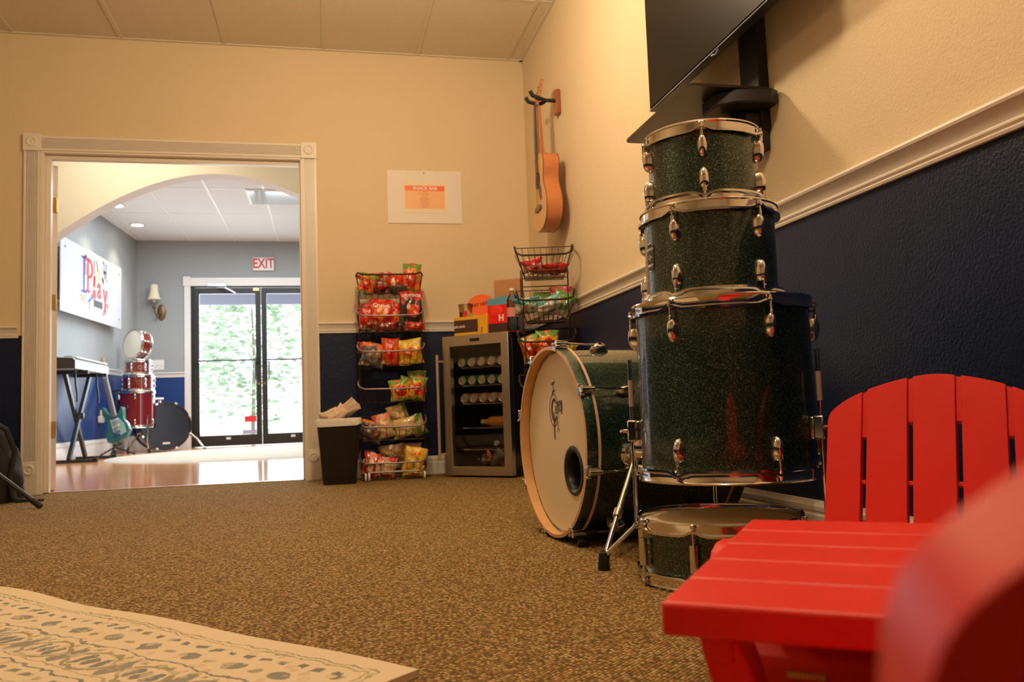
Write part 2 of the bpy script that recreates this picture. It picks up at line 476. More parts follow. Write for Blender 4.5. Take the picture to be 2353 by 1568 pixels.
mm = MB(); mm.box(XO0, XO1, D + .03, D + .085, 0, .006); struct(mm.build('trim_threshold', mat('threshold_metal', (.75, .6, .45), .25, .6)))
# open door leaf folded back into the hall
dl = MB(); hx, hy = XO0 + .004, D + T + .012; dv = Vector((-.30, .954, 0))
dl.box(-.019, .019, 0, .74, .012, ZO - .035)
Td = Matrix.Translation((hx + .012, hy, 0)) @ Matrix.Rotation(rad(17.5), 4, 'Z')
dl.v = [Td @ p for p in dl.v]
do = struct(dl.build('door_1', 'trim', bevel=.002))
for z in (.33, 1.10, 1.70):
    h = MB(); h.tube([(hx + .030, hy - .012, z), (hx + .030, hy - .012, z + .09)], .006, 10); h.box(hx + .004, hx + .030, hy - .014, hy - .011, z, z + .09)
    h.build('hinge', 'brass', do)

# ---------------------------------------------------------------- lobby beyond the door
YX = 12.5; HF = 2.952
def lwx(y): return -2.61 - .061 * (12.5 - y)
m = MB(); m.box(-5, 4, D + .045, YX + .2, -.1, .001); struct(m.build('floor_lobby', 'laminate', smooth=False))
m = MB(); m.box(-5, 4, D + .1, YX + .2, HF, HF + .08); struct(m.build('ceiling_lobby', 'ceilw', smooth=False))
m = MB()
for k in range(-5, 8):
    m.box(-1.89 + k * .61 - .011, -1.89 + k * .61 + .011, 7.3, YX, HF - .004, HF + .002)
for k in range(6): m.box(-3.2, 4, YX - .46 - 1.219 * k - .011, YX - .46 - 1.219 * k + .011, HF - .0035, HF + .002)
struct(m.build('trim_lobby_ceiling_grid', 'gridw', smooth=False))
m = MB(); m.prism([(lwx(YX), YX), (lwx(D + T), D + T), (lwx(D + T) - .2, D + T), (lwx(YX) - .2, YX)], 0, HF)
struct(m.build('wall_lobby_left', 'wallfar', smooth=False))
m = MB(); m.box(3.2, 3.4, D + T, YX + .2, 0, HF); struct(m.build('wall_lobby_right', 'wallfar', smooth=False))
EX0, EX1, EZ = -1.89, -.05, 2.295
m = MB(); m.box(-3.0, EX0, YX, YX + .15, 0, HF); m.box(EX1, 3.4, YX, YX + .15, 0, HF); m.box(EX0, EX1, YX, YX + .15, EZ, HF)
struct(m.build('wall_lobby_back', 'wallfar', smooth=False))
# arch partition
YA = 7.2
m = MB()
AC, AR = -.871, 1.0
pts = []
ZS, ZP = 1.30, 2.441
xa0, xa1 = -3.05, 1.30
for i in range(41):
    x = xa0 + (xa1 - xa0) * i / 40
    pass
def archz(x):
    # smooth segmental arch with flatter wings
    dx = abs(x - AC)
    return 2.441 - .36 * dx ** 2 / (1 + .12 * dx ** 1.2) if dx < 2.1 else None
xs = [AC - 2.0 + 4.0 * i / 48 for i in range(49)]
arc = [(x, 2.441 - (.405 * (x - AC) ** 2) / (1 + .13 * abs(x - AC) ** 1.3)) for x in xs]
vs = []; fs = []
for y in (YA, YA + .17):
    for x, z in arc: vs.append((x, y, z))
    for x, z in arc: vs.append((x, y, HF))
n = len(arc)
for i in range(n - 1):
    fs.append((i, i + 1, n + i + 1, n + i)); fs.append((2 * n + i + 1, 2 * n + i, 3 * n + i, 3 * n + i + 1))
m.add(vs, fs)
m.cur = 1; m.add([(x, y, z) for y in (YA, YA + .17) for x, z in arc], [(i + 1, i, n + i, n + i + 1) for i in range(n - 1)])
m.cur = 0; x0, z0 = arc[0]; x1, z1 = arc[-1]
m.box(-3.2, x0, YA, YA + .17, 0, HF); m.box(x1, 3.2, YA, YA + .17, 0, HF)
struct(m.build('wall_arch', ['wallarch', 'archin'], ang=30))
# trims in the lobby
FR = [(a, b + .085) for a, b in RAIL]
FB = [(a * 1.2, b * 1.75) for a, b in BASE]
dL = Vector((lwx(YX) - lwx(8), YX - 8, 0)).normalized(); nL = (dL.y, -dL.x)
def lobrail(name, prof, a, b, nrm):
    rail(name, prof, a, b, nrm, 'trimw')
lobrail('trim_lobby_rail_left', FR, (lwx(7.6), 7.6), (lwx(YX), YX), nL)
lobrail('trim_lobby_rail_back', FR, (lwx(YX), YX), (EX0 - .075, YX), (0, -1))
lobrail('baseboard_lobby_left', FB, (lwx(7.6), 7.6), (lwx(YX), YX), nL)
lobrail('baseboard_lobby_back', FB, (lwx(YX), YX), (EX0 - .075, YX), (0, -1))
m = MB(); m.box(EX0 - .085, EX0, YX - .02, YX, 0, EZ + .02); m.box(EX1, EX1 + .085, YX - .02, YX, 0, EZ + .02); m.box(EX0, EX1, YX - .02, YX, EZ, EZ + .12)
m.box(EX0 - .10, EX0, YX - .03, YX, EZ, EZ + .135)
struct(m.build('trim_exit_casing', 'trimw', bevel=.003))
m = MB(); m.box(EX0, EX0 + .035, YX, YX + .09, 0, EZ); m.box(EX1 - .035, EX1, YX, YX + .09, 0, EZ); m.box(EX0, EX1, YX, YX + .09, EZ - .02, EZ)
struct(m.build('trim_exit_frame', 'black', bevel=.002))
mid = -.935
def leaf(x0, x1, name, hs):
    d = MB(); y0, y1 = YX + .01, YX + .055; st = .075
    d.box(x0, x0 + st, y0, y1, .01, EZ - .025); d.box(x1 - st, x1, y0, y1, .01, EZ - .025)
    d.box(x0 + st, x1 - st, y0, y1, .01, .16); d.box(x0 + st, x1 - st, y0, y1, EZ - .11, EZ - .025)
    o = struct(d.build(name, mat('dark_bronze_door', (.02, .018, .016), .4), bevel=.003))
    g = MB(); g.box(x0 + st - .005, x1 - st + .005, y0 + .018, y0 + .024, .155, EZ - .105); g.build('glass_pane', 'glass', o)
    b = MB(); b.tube([(x0 + st - .02, y0 - .045, 1.22), (x1 - st + .02, y0 - .045, 1.22)], .012, 10)
    for xx in (x0 + st - .02, x1 - st + .02): b.box(xx - .02, xx + .02, y0 - .055, y0, 1.19, 1.25)
    b.build('push_bar', 'black', o)
    h = MB(); h.tube([(hs, y0 + .1, .95), (hs, y0 + .1, 1.2)], .012, 8); h.bar((hs, y0 + .05, .97), (hs, y0 + .1, .97), .02, .02); h.build('pull_handle', 'black', o)
    k = MB(); k.lathe([(0, .006), (.02, .006), (.02, 0)], 16, frame((1, 0, 0), (0, -1, 0), (x1 - st / 2 if hs > x1 - .15 else x0 + st / 2, y0, .88)))
    k.build('lock_cylinder', 'chrome', o)
    w = MB(); xm = (x0 + x1) / 2; w.box(xm - .03, xm + .03, y0 - .003, y0, .10, .13); w.build('warning_sticker', 'inkw', o)
    return o
lf = leaf(EX0 + .036, mid, 'door_2', mid - .09); leaf(mid + .008, EX1 - .036, 'door_3', mid + .10)
s_ = MB(); s_.box(mid - .24, mid - .078, YX + .016, YX + .0175, .335, .42); s_.build('red_decal', mat('red_decal', (.75, .03, .04), .4), lf)
s_ = MB(); s_.box(mid - .27, mid - .078, YX + .016, YX + .0175, .165, .225); s_.build('grey_decal', mat('grey_decal', (.45, .45, .60), .4), lf)
s_ = MB(); s_.box(mid - .10, mid - .02, YX - .012, YX + .01, 2.225, 2.262); s_.build('latch_keeper', 'brass', lf)
cl = MB(); cl.box(-1.66, -1.40, YX - .06, YX - .005, 2.285, 2.325); cl.bar((-1.53, YX - .04, 2.28), (-1.40, YX - .16, 2.255), .03, .018); cl.bar((-1.40, YX - .16, 2.255), (-1.28, YX - .01, 2.20), .025, .015)
tag(cl.build('door_closer', mat('closer_aluminium', (.55, .55, .6), .35, .8), bevel=.002), 'silver hydraulic closer with folding arm above the left exit door', 'door closer')
# outside
m = MB(); m.box(-30, 30, YX + .2, 60, -.12, -.02); tag(struct(m.build('ground_outside', mat('pale_concrete', (.75, .75, .74), .8), smooth=False)))
m = MB(); m.box(EX0 - .6, EX1 + 1, YX + .17, YX + 2.2, 2.50, 2.62); m.box(EX0 - .6, EX1 + 1, YX + 2.1, YX + 2.2, 2.30, 2.62); struct(m.build('ceiling_porch', mat('porch_soffit', (.45, .45, .55), .7)))
leafm = mat('pale_foliage', (.50, .62, .44), .7, var=.45, vscale=3)
def shrub(x, y, h, r, label, seed):
    rnd = random.Random(seed); t = thing('tree', label, 'tree', L(x, y, -.02), 'trees beyond the exit doors')
    tr = MB(); tr.tube([(0, 0, 0), (.05, 0, h * .4), (0, .05, h * .7)], [.05, .04, .02], 8); tr.build('trunk', mat('bark', (.3, .25, .2), .9), t)
    c = MB()
    for i in range(1500):
        a = rnd.uniform(0, 2 * pi); b = rnd.uniform(-1, 1); q = rnd.uniform(.45, 1.08)
        cx = r * q * cos(a) * sqrt(1 - b * b); cy = r * .6 * q * sin(a) * sqrt(1 - b * b); cz = h * .52 + h * .5 * b * q
        s = rnd.uniform(.05, .15)
        R = Matrix.Rotation(rnd.uniform(0, 6), 4, 'Z') @ Matrix.Rotation(rnd.uniform(-1, 1), 4, 'X')
        c.add([(-s, 0, 0), (0, -s * .5, s * .1), (s, 0, 0), (0, s * .5, s * .1)], [(0, 1, 2, 3)], Matrix.Translation((cx, cy, max(cz, .1))) @ R)
    c.build('foliage', leafm, t, smooth=False)
for i, (x, y, h, r, lb) in enumerate([(-4.3, 20, 3.9, 1.25, 'light green leafy tree seen through the left half of the left exit door'),
                                 (-1.7, 20, 4.2, 1.25, 'tall pale green tree seen at the meeting stiles of the exit doors'),
                                 (0.9, 20, 4.0, 1.25, 'washed out green tree seen through the right exit door'),
                                 (-3.6, 24.5, 5.2, 1.5, 'pale tall tree standing behind the others at the left exit door'), (.1, 26.5, 5.0, 1.5, 'pale tall tree standing behind the others at the right exit door')]): shrub(x, y, h, r, lb, i)

# EXIT sign
t = thing('exit_sign', 'white exit sign with red capital letters above the glass double doors', 'exit sign', L(-.887, YX, 2.612))
m = MB(); m.box(-.15, .15, -.045, 0, -.098, .098); m.build('housing', M['white'], t, bevel=.012)
rm = mat('exit_red', (.62, .03, .03), .5)
lettering('EXIT', .185, rm, FYat(0, -.0462, 0) @ Matrix.Diagonal((.78, 1.08, 1, 1)), t, bold=.004)
# switch plate, sconce
t = thing('light_switch_plate', 'cream three gang switch plate on grey lobby wall behind the red drums', 'light switch', L(-2.33, YX, 1.18))
m = MB(); m.box(-.082, .082, -.006, 0, -.07, .07); m.build('plate', 'white', t, bevel=.003)
for k in (-.046, 0, .046):
    m = MB(); m.box(k - .006, k + .006, -.016, -.005, -.012, .008); m.build('toggle', 'white', t)
t = thing('wall_sconce', 'bronze wall sconce with cream bell shade left of exit doors', 'wall lamp', L(-2.31, YX, 2.02))
m = MB(); m.lathe([(.0, .018), (.03, .016), (.055, .006), (.06, 0)], 20, frame((1, 0, 0), (0, -1, 0), (.03, 0, -.10)) @ Matrix.Diagonal((1, 2, 1, 1))); m.build('backplate', 'bronze', t)
m = MB(); m.tube([(.03, 0, -.12), (.02, -.06, -.16), (-.03, -.11, -.13), (-.045, -.12, -.06), (-.045, -.12, .03)], .011, 10); m.ball((-.045, -.12, -.04), (.03, .03, .02)); m.ball((-.01, -.09, -.16), (.022, .022, .022)); m.build('arm', 'bronze', t)
m = MB(); m.tube([(-.045, -.12, .03), (-.045, -.12, .12)], .013, 10); m.build('candle_tube', 'white', t)
m = MB(); m.lathe([(.088, .07), (.07, .12), (.055, .20), (.048, .28), (.046, .28), (.053, .20), (.068, .12), (.086, .07)], 24, Matrix.Translation((-.045, -.12, 0)), closed=True); m.build('lamp_shade', mat('cream_shade', (.85, .75, .58), .7), t)
# downlights
for x, y, lb in ((-2.40, 10.445, 'round recessed downlight nearer the arch'), (-2.385, 11.479, 'round recessed downlight nearer the exit wall')):
    t = thing('recessed_downlight', 'glowing ' + lb + ' in white lobby ceiling', 'ceiling light', L(x, y, HF))
    m = MB(); m.lathe([(.098, -.001), (.098, -.008), (.075, -.010), (.072, -.002)], 32, cap=False); m.build('trim_ring', 'white', t)
    m = MB(); m.lathe([(0, -.004), (.073, -.004)], 32, cap=False); m.build('diffuser', 'lamp', t)
t = thing('fluorescent_troffer', 'unlit grey lensed ceiling light panel in lobby ceiling near the arch', 'ceiling light', L(-.27, 9.92, HF - .005))
m = MB(); m.box(-.6, .6, -.33, .33, -.008, 0); m.build('housing', 'gridw', t)
m = MB(); m.box(-.575, .575, -.305, .305, -.012, -.006); m.build('lens', mat('prismatic_lens', (.45, .50, .52), .12), t)
# ---------------------------------------------------------------- drums
def hoop_prof(R, z, up=1, w=.012, lipo=.010):
    s = up
    P = [(R + .0035, z - s * w), (R + .0035 + lipo, z - s * (w + .002)), (R + .004 + lipo, z - s * (w - .003)), (R + .0068, z - s * (w - .006)),
         (R + .0068, z + s * w * .75), (R + .0095, z + s * w), (R + .0085, z + s * (w + .0035)), (R + .0045, z + s * (w + .002)), (R + .0035, z + s * w * .7)]
    return P
def hoop(name, R, z, up, angs, parent, m='chrome', w=.012, n=96):
    mb = MB(); P = hoop_prof(R, z, up, w); k = len(P); vs = []; fs = []
    for i in range(n):
        a = 2 * pi * i / n
        dd = min(abs((a - b + pi) % (2 * pi) - pi) for b in angs)
        dip = math.exp(-(dd * R / .016) ** 2)
        for j, (r, zz) in enumerate(P):
            if j in (0, 1, 2, 3): zz = zz + up * dip * w * .8; r = r + dip * (.004 if j in (1, 2) else 0)
            vs.append((r * cos(a), r * sin(a), zz))
    for i in range(n):
        i2 = (i + 1) % n
        for j in range(k):
            j2 = (j + 1) % k; fs.append((i * k + j, i2 * k + j, i2 * k + j2, i * k + j2))
    mb.add(vs, fs); return mb.build(name, m, parent, ang=40)
def lug_split(a, R, z, s, hz, parent, m='chrome', size=1.0):
    """teardrop lug at angle a; s=+1 top lug (rod goes up to hoop hz)"""
    q = Matrix.Rotation(a, 4, 'Z')
    b = MB()
    prof = []
    N = 14
    vs = []; fs = []
    for i in range(N + 1):
        u = i / N; zz = (.5 - u) * .050 * size
        sh = sqrt(max(0.0, 1 - (max(0, u - .42) / .585) ** 2)) * (.72 + .28 * min(1, u / .25) ** .6); ww = .0128 * size * sh; dd = .0205 * size * sh ** .8
        for k in range(9):
            c = -pi / 2 + pi * k / 8
            vs.append((R - .001 + dd * cos(c), ww * sin(c), z + s * zz))
    for i in range(N):
        for k in range(8): fs.append((i * 9 + k, i * 9 + k + 1, (i + 1) * 9 + k + 1, (i + 1) * 9 + k))
        fs.append((i * 9 + 8, i * 9, (i + 1) * 9, (i + 1) * 9 + 8))
    fs.append(tuple(range(8, -1, -1))); fs.append(tuple(N * 9 + k for k in range(9)))
    b.add(vs, fs, q); o = b.build('lug', m, parent, ang=50)
    r = MB(); x = R + .0125
    r.tube([(x, 0, z + s * .024), (x, 0, hz)], .0028, 8, T=q); r.lathe([(0, hz - .002), (.006, hz - .002), (.006, hz + s * .004), (.0038, hz + s * .004), (.0038, hz + s * .011), (0, hz + s * .011)], 8, q @ Matrix.Translation((x, 0, 0)), cap=False)
    r.lathe([(.0045, z + s * .022), (.0045, z + s * .034), (.003, z + s * .036)], 10, q @ Matrix.Translation((x, 0, 0)), cap=False)
    r.build('tension_rod', m, o)
def lug_tube(a, R, z0, z1, h0, h1, parent):
    q = Matrix.Rotation(a, 4, 'Z'); b = MB(); x = R + .013
    b.lathe([(.004, z0 - .002), (.0095, z0), (.0095, z1), (.004, z1 + .002)], 16, q @ Matrix.Translation((x, 0, 0)))
    b.box(R - .001, x, -.005, .005, z0 + .012, z0 + .026, q); b.box(R - .001, x, -.005, .005, z1 - .026, z1 - .012, q)
    o = b.build('lug', 'chrome', parent)
    for hz, zz, s in ((h0, z0, -1), (h1, z1, 1)):
        r = MB(); r.tube([(x, 0, zz), (x, 0, hz)], .0028, 8, T=q); r.ball((x, 0, hz + s * .004), (.006, .006, .007), 10, 6, q); r.build('tension_rod', 'chrome', o)
def drum(name, label, M4, R, h, nl, a0, shell='sparkle', head='headw', tube=False, lugz=.058, group=None, w=.012, lsize=1.0, cat='drum', bothead='head'):
    t = thing(name, label, cat, M4, group)
    b = MB(); b.lathe([(R, .004), (R, h - .004), (R - .005, h), (R - .007, h - .004), (R - .007, .004), (R - .005, 0)], 96, closed=True); b.build('shell', shell, t, ang=50)
    angs = [a0 + 2 * pi * i / nl for i in range(nl)]
    for nm, z, s, hm in (('batter_head', h, 1, head), ('resonant_head', 0, -1, bothead)):
        b = MB(); b.lathe([(0, z + s * .002), (R - .010, z + s * .002), (R - .004, z + s * .0005), (R + .003, z - s * .004), (R + .003, z - s * .008), (R + .0005, z - s * .008), (R + .0005, z - s * .0035), (R - .008, z)], 64, cap=False)
        b.build(nm, hm, t, ang=60)
    hoop('hoop', R, h - .002, 1, angs, t, w=w); hoop('hoop', R, .002, -1, angs, t, w=w)
    for a in angs:
        if tube: lug_tube(a, R, .030, h - .030, -.003, h + .003, t)
        else:
            lug_split(a, R, h - lugz, 1, h - .004, t, size=lsize); lug_split(a, R, lugz, -1, .004, t, size=lsize)
    return t
def facing(cx, cy): return math.atan2(-cy, -cx)
# green stack
FT = (.925, 1.845)
fa = facing(*FT)
ft = drum('floor_tom', 'largest green sparkle floor tom on chrome legs at the base of the drum stack', L(FT[0], FT[1], .237), .203, .386, 6, fa + rad(-30), lugz=.062, w=.013, lsize=1.05)
for k, (da, kink) in enumerate(((-92, 1), (66, 0), (190, 0))):
    a = fa + rad(da); q = Matrix.Rotation(a, 4, 'Z'); x = .203
    b = MB(); b.box(x - .001, x + .012, -.018, .018, .075, .125, q); b.box(x + .008, x + .032, -.019, .019, .075, .127, q); br = b.build('leg_bracket', 'chrome', ft, bevel=.004)
    wn = MB(); wn.tube([(x + .03, 0, .10), (x + .045, 0, .10)], .005, 10, T=q); wn.ball((x + .047, 0, .10), (.005, .026, .006), 12, 8, q); wn.build('wing_screw', 'chrome', br)
    b = MB(); xr = x + .021; zf = -.237
    b.tube([(xr, 0, .275), (xr, 0, -.120), (xr + .010, 0, -.135), (xr + .076, 0, -.196), (xr + .082, 0, -.204), (xr + .086, 0, zf + .02)], .0052, 12, T=q)
    lg = b.build('leg', 'chrome', ft, ang=60)
    f2 = MB(); f2.lathe([(.0145, 0), (.0155, .004), (.011, .042), (.007, .044)], 20, Matrix.Translation((0, 0, zf)) @ q @ Matrix.Translation((xr + .086, 0, 0))); f2.build('rubber_foot', 'rubber', lg)
    g = MB(); g.tube([(xr, 0, .16), (xr, 0, .225)], .0062, 12, T=q); g.build('memory_sleeve', mat('leg_sleeve', (.45, .36, .30), .5), lg)
MT = (.898, 1.828); fa = facing(*MT)
mt = drum('rack_tom', 'middle sized green sparkle tom with a maker badge, between the other two stacked toms', L(MT[0], MT[1], .640), .1525, .202, 5, fa + rad(-28), lugz=.052, group=None)
# badge
ba = fa + rad(-62)
def onshell(R, a, off=.0008):
    def f(p):  # p.x along circumference, p.y up (z), p.z out
        aa = a + p.x / R; r = R + off + p.z
        return Vector((r * cos(aa), r * sin(aa), p.y))
    return f
wf = onshell(.1525, ba)
bw, bh = .034, .066; BZ = .105
def plate(pts, m, off=0, name='badge', par=None, thick=.001):
    b = MB(); n = len(pts); b.add([wf(Vector((x, y + BZ, off))) for x, y in pts] + [wf(Vector((x, y + BZ, off + thick))) for x, y in pts], [tuple(range(n)), tuple(range(2 * n - 1, n - 1, -1))] + [(i, (i + 1) % n, n + (i + 1) % n, n + i) for i in range(n)])
    return b.build(name, m, par, smooth=False)
octo = lambda w, h, c: [(-w / 2 + c, -h / 2), (0, -h / 2), (w / 2 - c, -h / 2), (w / 2, -h / 2 + c), (w / 2, h / 2 - c), (w / 2 - c, h / 2), (0, h / 2), (-w / 2 + c, h / 2), (-w / 2, h / 2 - c), (-w / 2, -h / 2 + c)]
bd = plate(octo(bw, bh, .008), 'chrome', 0, 'badge', mt); plate(octo(bw - .003, bh - .003, .007), 'ink', .0006, 'badge_inlay', bd)
for s, z, sz in (('GRETSCH', .018, .0085), ('ENERGY', -.020, .0085)):
    lettering(s, sz, 'inkw', Matrix.Translation((0, BZ + z, .0018)), bd, warp=wf, depth=.0002, bold=.0002)
lettering('O', .016, 'inkw', Matrix.Translation((0, BZ - .001, .0018)), bd, warp=wf, depth=.0002)
b = MB(); b.v = []; b.add([wf(Vector((x, y + BZ, .0020))) for x, y in [(.006, -.002), (.014, -.002), (.014, 0), (.006, 0)]], [(0, 1, 2, 3)]); b.build('badge_line', 'inkw', bd, smooth=False)
TT = (.884, 1.812); fa = facing(*TT)
drum('rack_tom', 'smallest green sparkle tom at the top of the drum stack under the television shelf', L(TT[0], TT[1], .857), .127, .165, 5, fa + rad(1), lugz=.048)
SN = (.872, 1.800); fa = facing(*SN)
sn = drum('snare_drum', 'green snare drum with worn cream head on the carpet beneath the floor tom', L(SN[0], SN[1], .016), .178, .118, 8, fa + rad(-17), head='head', tube=True, w=.0125)
b = MB(); q = Matrix.Rotation(fa + rad(118), 4, 'Z'); b.box(.178, .20, -.018, .018, .03, .09, q); b.bar(q @ Vector((.20, 0, .09)), q @ Vector((.215, 0, .125)), .014, .008); b.build('snare_strainer', 'black', sn, bevel=.003)

# bass drum
Rb, lb = .279, .46
ax = Vector((.995, .096, 0)).normalized()
BC = Vector((.662, 2.500, .298))
TB = Matrix(((-ax.y, 0, ax.x, BC.x), (ax.x, 0, ax.y, BC.y), (0, 1, 0, BC.z), (0, 0, 0, 1)))  # local z along drum axis (towards the wall), y up, x = horizontal
TB = Matrix(((ax.y, 0, ax.x, BC.x), (-ax.x, 0, ax.y, BC.y), (0, 1, 0, BC.z), (0, 0, 0, 1)))   # x local toward camera
bs = thing('bass_drum', 'big green sparkle bass drum with cream front head, left of the drum stack', 'drum', TB)
b = MB(); b.lathe([(Rb, .03), (Rb, lb + .03), (Rb - .008, lb + .03), (Rb - .008, .03)], 96, closed=True); b.build('shell', 'sparkle', bs, ang=50)
RH = .292
for z0, z1, hn in ((0, .040, 1), (lb + .02, lb + .06, -1)):
    b = MB(); b.cur = 0
    b.lathe([(RH - .001, z0 + .001), (RH, z0 + .003), (RH, z1 - .003)], 96, cap=False)
    b.cur = 1; b.lathe([(RH, z1 - .003), (RH - .001, z1), (RH - .011, z1), (RH - .011, z0), (RH - .001, z0 + .001)], 96, cap=False)
    b.build('hoop', ['sparkle', 'maple'], bs, ang=30)
m1 = MB(); m1.lathe([(RH + .0015, .034), (RH + .0015, .042), (RH - .006, .042), (RH - .006, .034)], 96, closed=True); m1.build('hoop_edge_strip', mat('pale_strip', (.72, .52, .38), .5), bs)
# head with port hole
hz = .030; PH = Vector((.115, -.085)); pr = .062
def headface():
    vs = []; fs = []; n = 72; rings = 14; Ro = RH - .012
    # ring of quads between port circle and head edge
    for j in range(rings + 1):
        f = j / rings
        for i in range(n):
            a = 2 * pi * i / n
            p0 = PH + Vector((cos(a), sin(a))) * pr
            d = Vector((cos(a), sin(a))); bq = PH.dot(d); t = -bq + sqrt(bq * bq - PH.dot(PH) + Ro * Ro)
            p1 = PH + d * t; p = p0.lerp(p1, f); vs.append((p.x, p.y, hz))
    for j in range(rings):
        for i in range(n):
            i2 = (i + 1) % n; fs.append((j * n + i, j * n + i2, (j + 1) * n + i2, (j + 1) * n + i))
    return vs, fs
b = MB(); b.add(*headface()); b.build('front_head', 'head', bs)
b = MB(); b.lathe([(.060, .008), (.066, .006), (.071, .002), (.074, -.001), (.071, -.004), (.063, -.0045), (.055, .002), (.050, .02), (.050, .10), (.058, .10)], 48, Matrix.Translation((PH.x, PH.y, hz)), cap=False); b.build('port_ring', 'black', bs)
b = MB(); b.lathe([(0, lb + .03), (Rb - .01, lb + .03)], 48, cap=False); b.build('batter_head', 'headb', bs)
# logo on the head  (viewer looks along +z local, x toward camera appears on the right)
TLg = Matrix(((1, 0, 0, 0), (0, 1, 0, 0), (0, 0, -1, hz - .0012), (0, 0, 0, 1)))
TLg = Matrix(((1, 0, 0, 0), (0, 1, 0, 0), (0, 0, 1, hz - .0014), (0, 0, 0, 1)))
def flatring(cx, cy, rx, ry, wd, a0=0, a1=2 * pi, n=40):
    vs = []; fs = []
    for i in range(n + 1):
        a = a0 + (a1 - a0) * i / n
        for k in (0, 1): vs.append((cx + (rx - k * wd) * cos(a), cy + (ry - k * wd) * sin(a), hz - .0014))
    for i in range(n): fs.append((2 * i, 2 * i + 1, 2 * i + 3, 2 * i + 2))
    return vs, fs
lg = MB(); LX, LY = -.03, .095
lg.add(*flatring(LX, LY, .038, .052, .0035)); lg.add(*flatring(LX + .004, LY, .026, .037, .009, rad(40), rad(325)))
z_ = hz - .0014
def q4(x0, y0, x1, y1, w=.003): 
    d = Vector((x1 - x0, y1 - y0)).normalized(); n_ = Vector((-d.y, d.x)) * w / 2
    lg.add([(x0 + n_.x, y0 + n_.y, z_), (x1 + n_.x, y1 + n_.y, z_), (x1 - n_.x, y1 - n_.y, z_), (x0 - n_.x, y0 - n_.y, z_)], [(0, 1, 2, 3)])
q4(LX, LY - .005, LX, LY - .092, .006); q4(LX, LY + .055, LX, LY + .088); q4(LX - .014, LY + .080, LX + .014, LY + .088, .005); q4(LX - .010, LY + .052, LX - .002, LY + .06, .006); q4(LX + .004, LY + .058, LX + .012, LY + .062, .006)
q4(LX + .03, LY - .035, LX + .034, LY - .055); q4(LX + .034, LY - .055, LX + .024, LY - .07, .002); q4(LX + .034, LY - .055, LX + .046, LY - .066, .002)
q4(LX + .026, LY + .020, LX + .060, LY + .027, .006); q4(LX + .068, LY + .030, LX + .064, LY - .012, .006)
lgo = lg.build('drum_logo', mat('logo_brown', (.07, .02, .012), .5), bs, smooth=False)
tx = textdata('RETSCH', .034, depth=0, bold=.0006, spacing=.9, shear=0)
for v in tx.vertices:
    v.co = Vector((LX + .042 + v.co.x * .55, LY + .004 + v.co.y + v.co.x * .12, z_))
tx.materials.clear(); tx.materials.append(lgo.data.materials[0]); to = bpy.data.objects.new('lettering', tx); COL.objects.link(to); to.parent = lgo
# claws, rods and lugs
for sd in (0, 1):
    for i in range(8):
        a = rad(90 - 15 - 45 * i - (0 if sd == 0 else 0)); q = Matrix.Rotation(a, 4, 'Z')
        zf = -.003 if sd == 0 else lb + .063; s = 1 if sd == 0 else -1
        b = MB(); x = RH
        za, zb = sorted((zf, zf + s * .040)); b.box(x + .001, x + .006, -.011, .011, za, zb, q)
        za, zb = sorted((zf, zf + s * .004)); b.box(x - .010, x + .006, -.011, .011, za, zb, q)
        b.tube([(x + .013, 0, zf + s * .004), (x + .013, 0, zf + s * .045)], [.010, .0065], 12, T=q); b.tube([(x + .008, -.016, zf - s * .001), (x + .008, -.016, zf + s * .012)], .004, 8, T=q)
        b.tube([(x + .008, .016, zf - s * .001), (x + .008, .016, zf + s * .012)], .004, 8, T=q)
        cw = b.build('claw_hook', 'chrome', bs, bevel=.001)
        lz = .145 if sd == 0 else lb + .06 - .145
        b = MB(); b.tube([(x + .013, 0, zf + s * .04), (Rb + .021, 0, lz - s * .015)], .0032, 8, T=q); b.build('tension_rod', 'chrome', cw)
        b = MB(); b.ball((Rb + .002, 0, lz), (.026, .014, .030), 14, 10, q); b.build('lug', 'chrome', bs)
# spur leg (camera side) and far one
for sx, nm in ((1, 'spur'), (-1, 'spur')):
    b = MB(); q = Matrix.Rotation(rad(-7 if sx > 0 else 187), 4, 'Z')
    b.lathe([(0, .024), (.018, .022), (.032, .012), (.034, 0)], 24, q @ frame((0, 1, 0), (1, 0, 0), (Rb - .002, 0, .135)), cap=False)
    b.ball((Rb + .03, sx * .01, .135), (.014, .016, .016), 12, 8, q); b.tube([(Rb + .03, sx * .01, .135), (Rb + .03, sx * .035, .135)], .004, 8, T=q)
    br = b.build('spur_bracket', 'chrome', bs)
    top = q @ Vector((Rb + .034, 0, .135)); toe = TB.inverted() @ Vector((.659, 2.040, .0)) if sx > 0 else Vector((-top.x - .12, -.298, .02))
    if sx > 0: toe = TB.inverted() @ Vector((.668, 2.052, .002))
    d = (toe - top); mid_ = top + d * .55
    b = MB(); b.tube([top, mid_], .0085, 14); b.tube([mid_ - d * .03, mid_ + d * .03], .0125, 14); b.tube([mid_, top + d * .88], .0062, 12); b.tube([top + d * .86, top + d * .93], .0035, 8)
    sp = b.build('spur', 'chrome', bs)
    dn = d.normalized(); b = MB(); b.tube([top + d * .90, top + d * .905], .012, 16); b.tube([top + d * .905, toe - dn * .012], [.011, .015], 16); b.build('rubber_foot', 'rubber', sp)

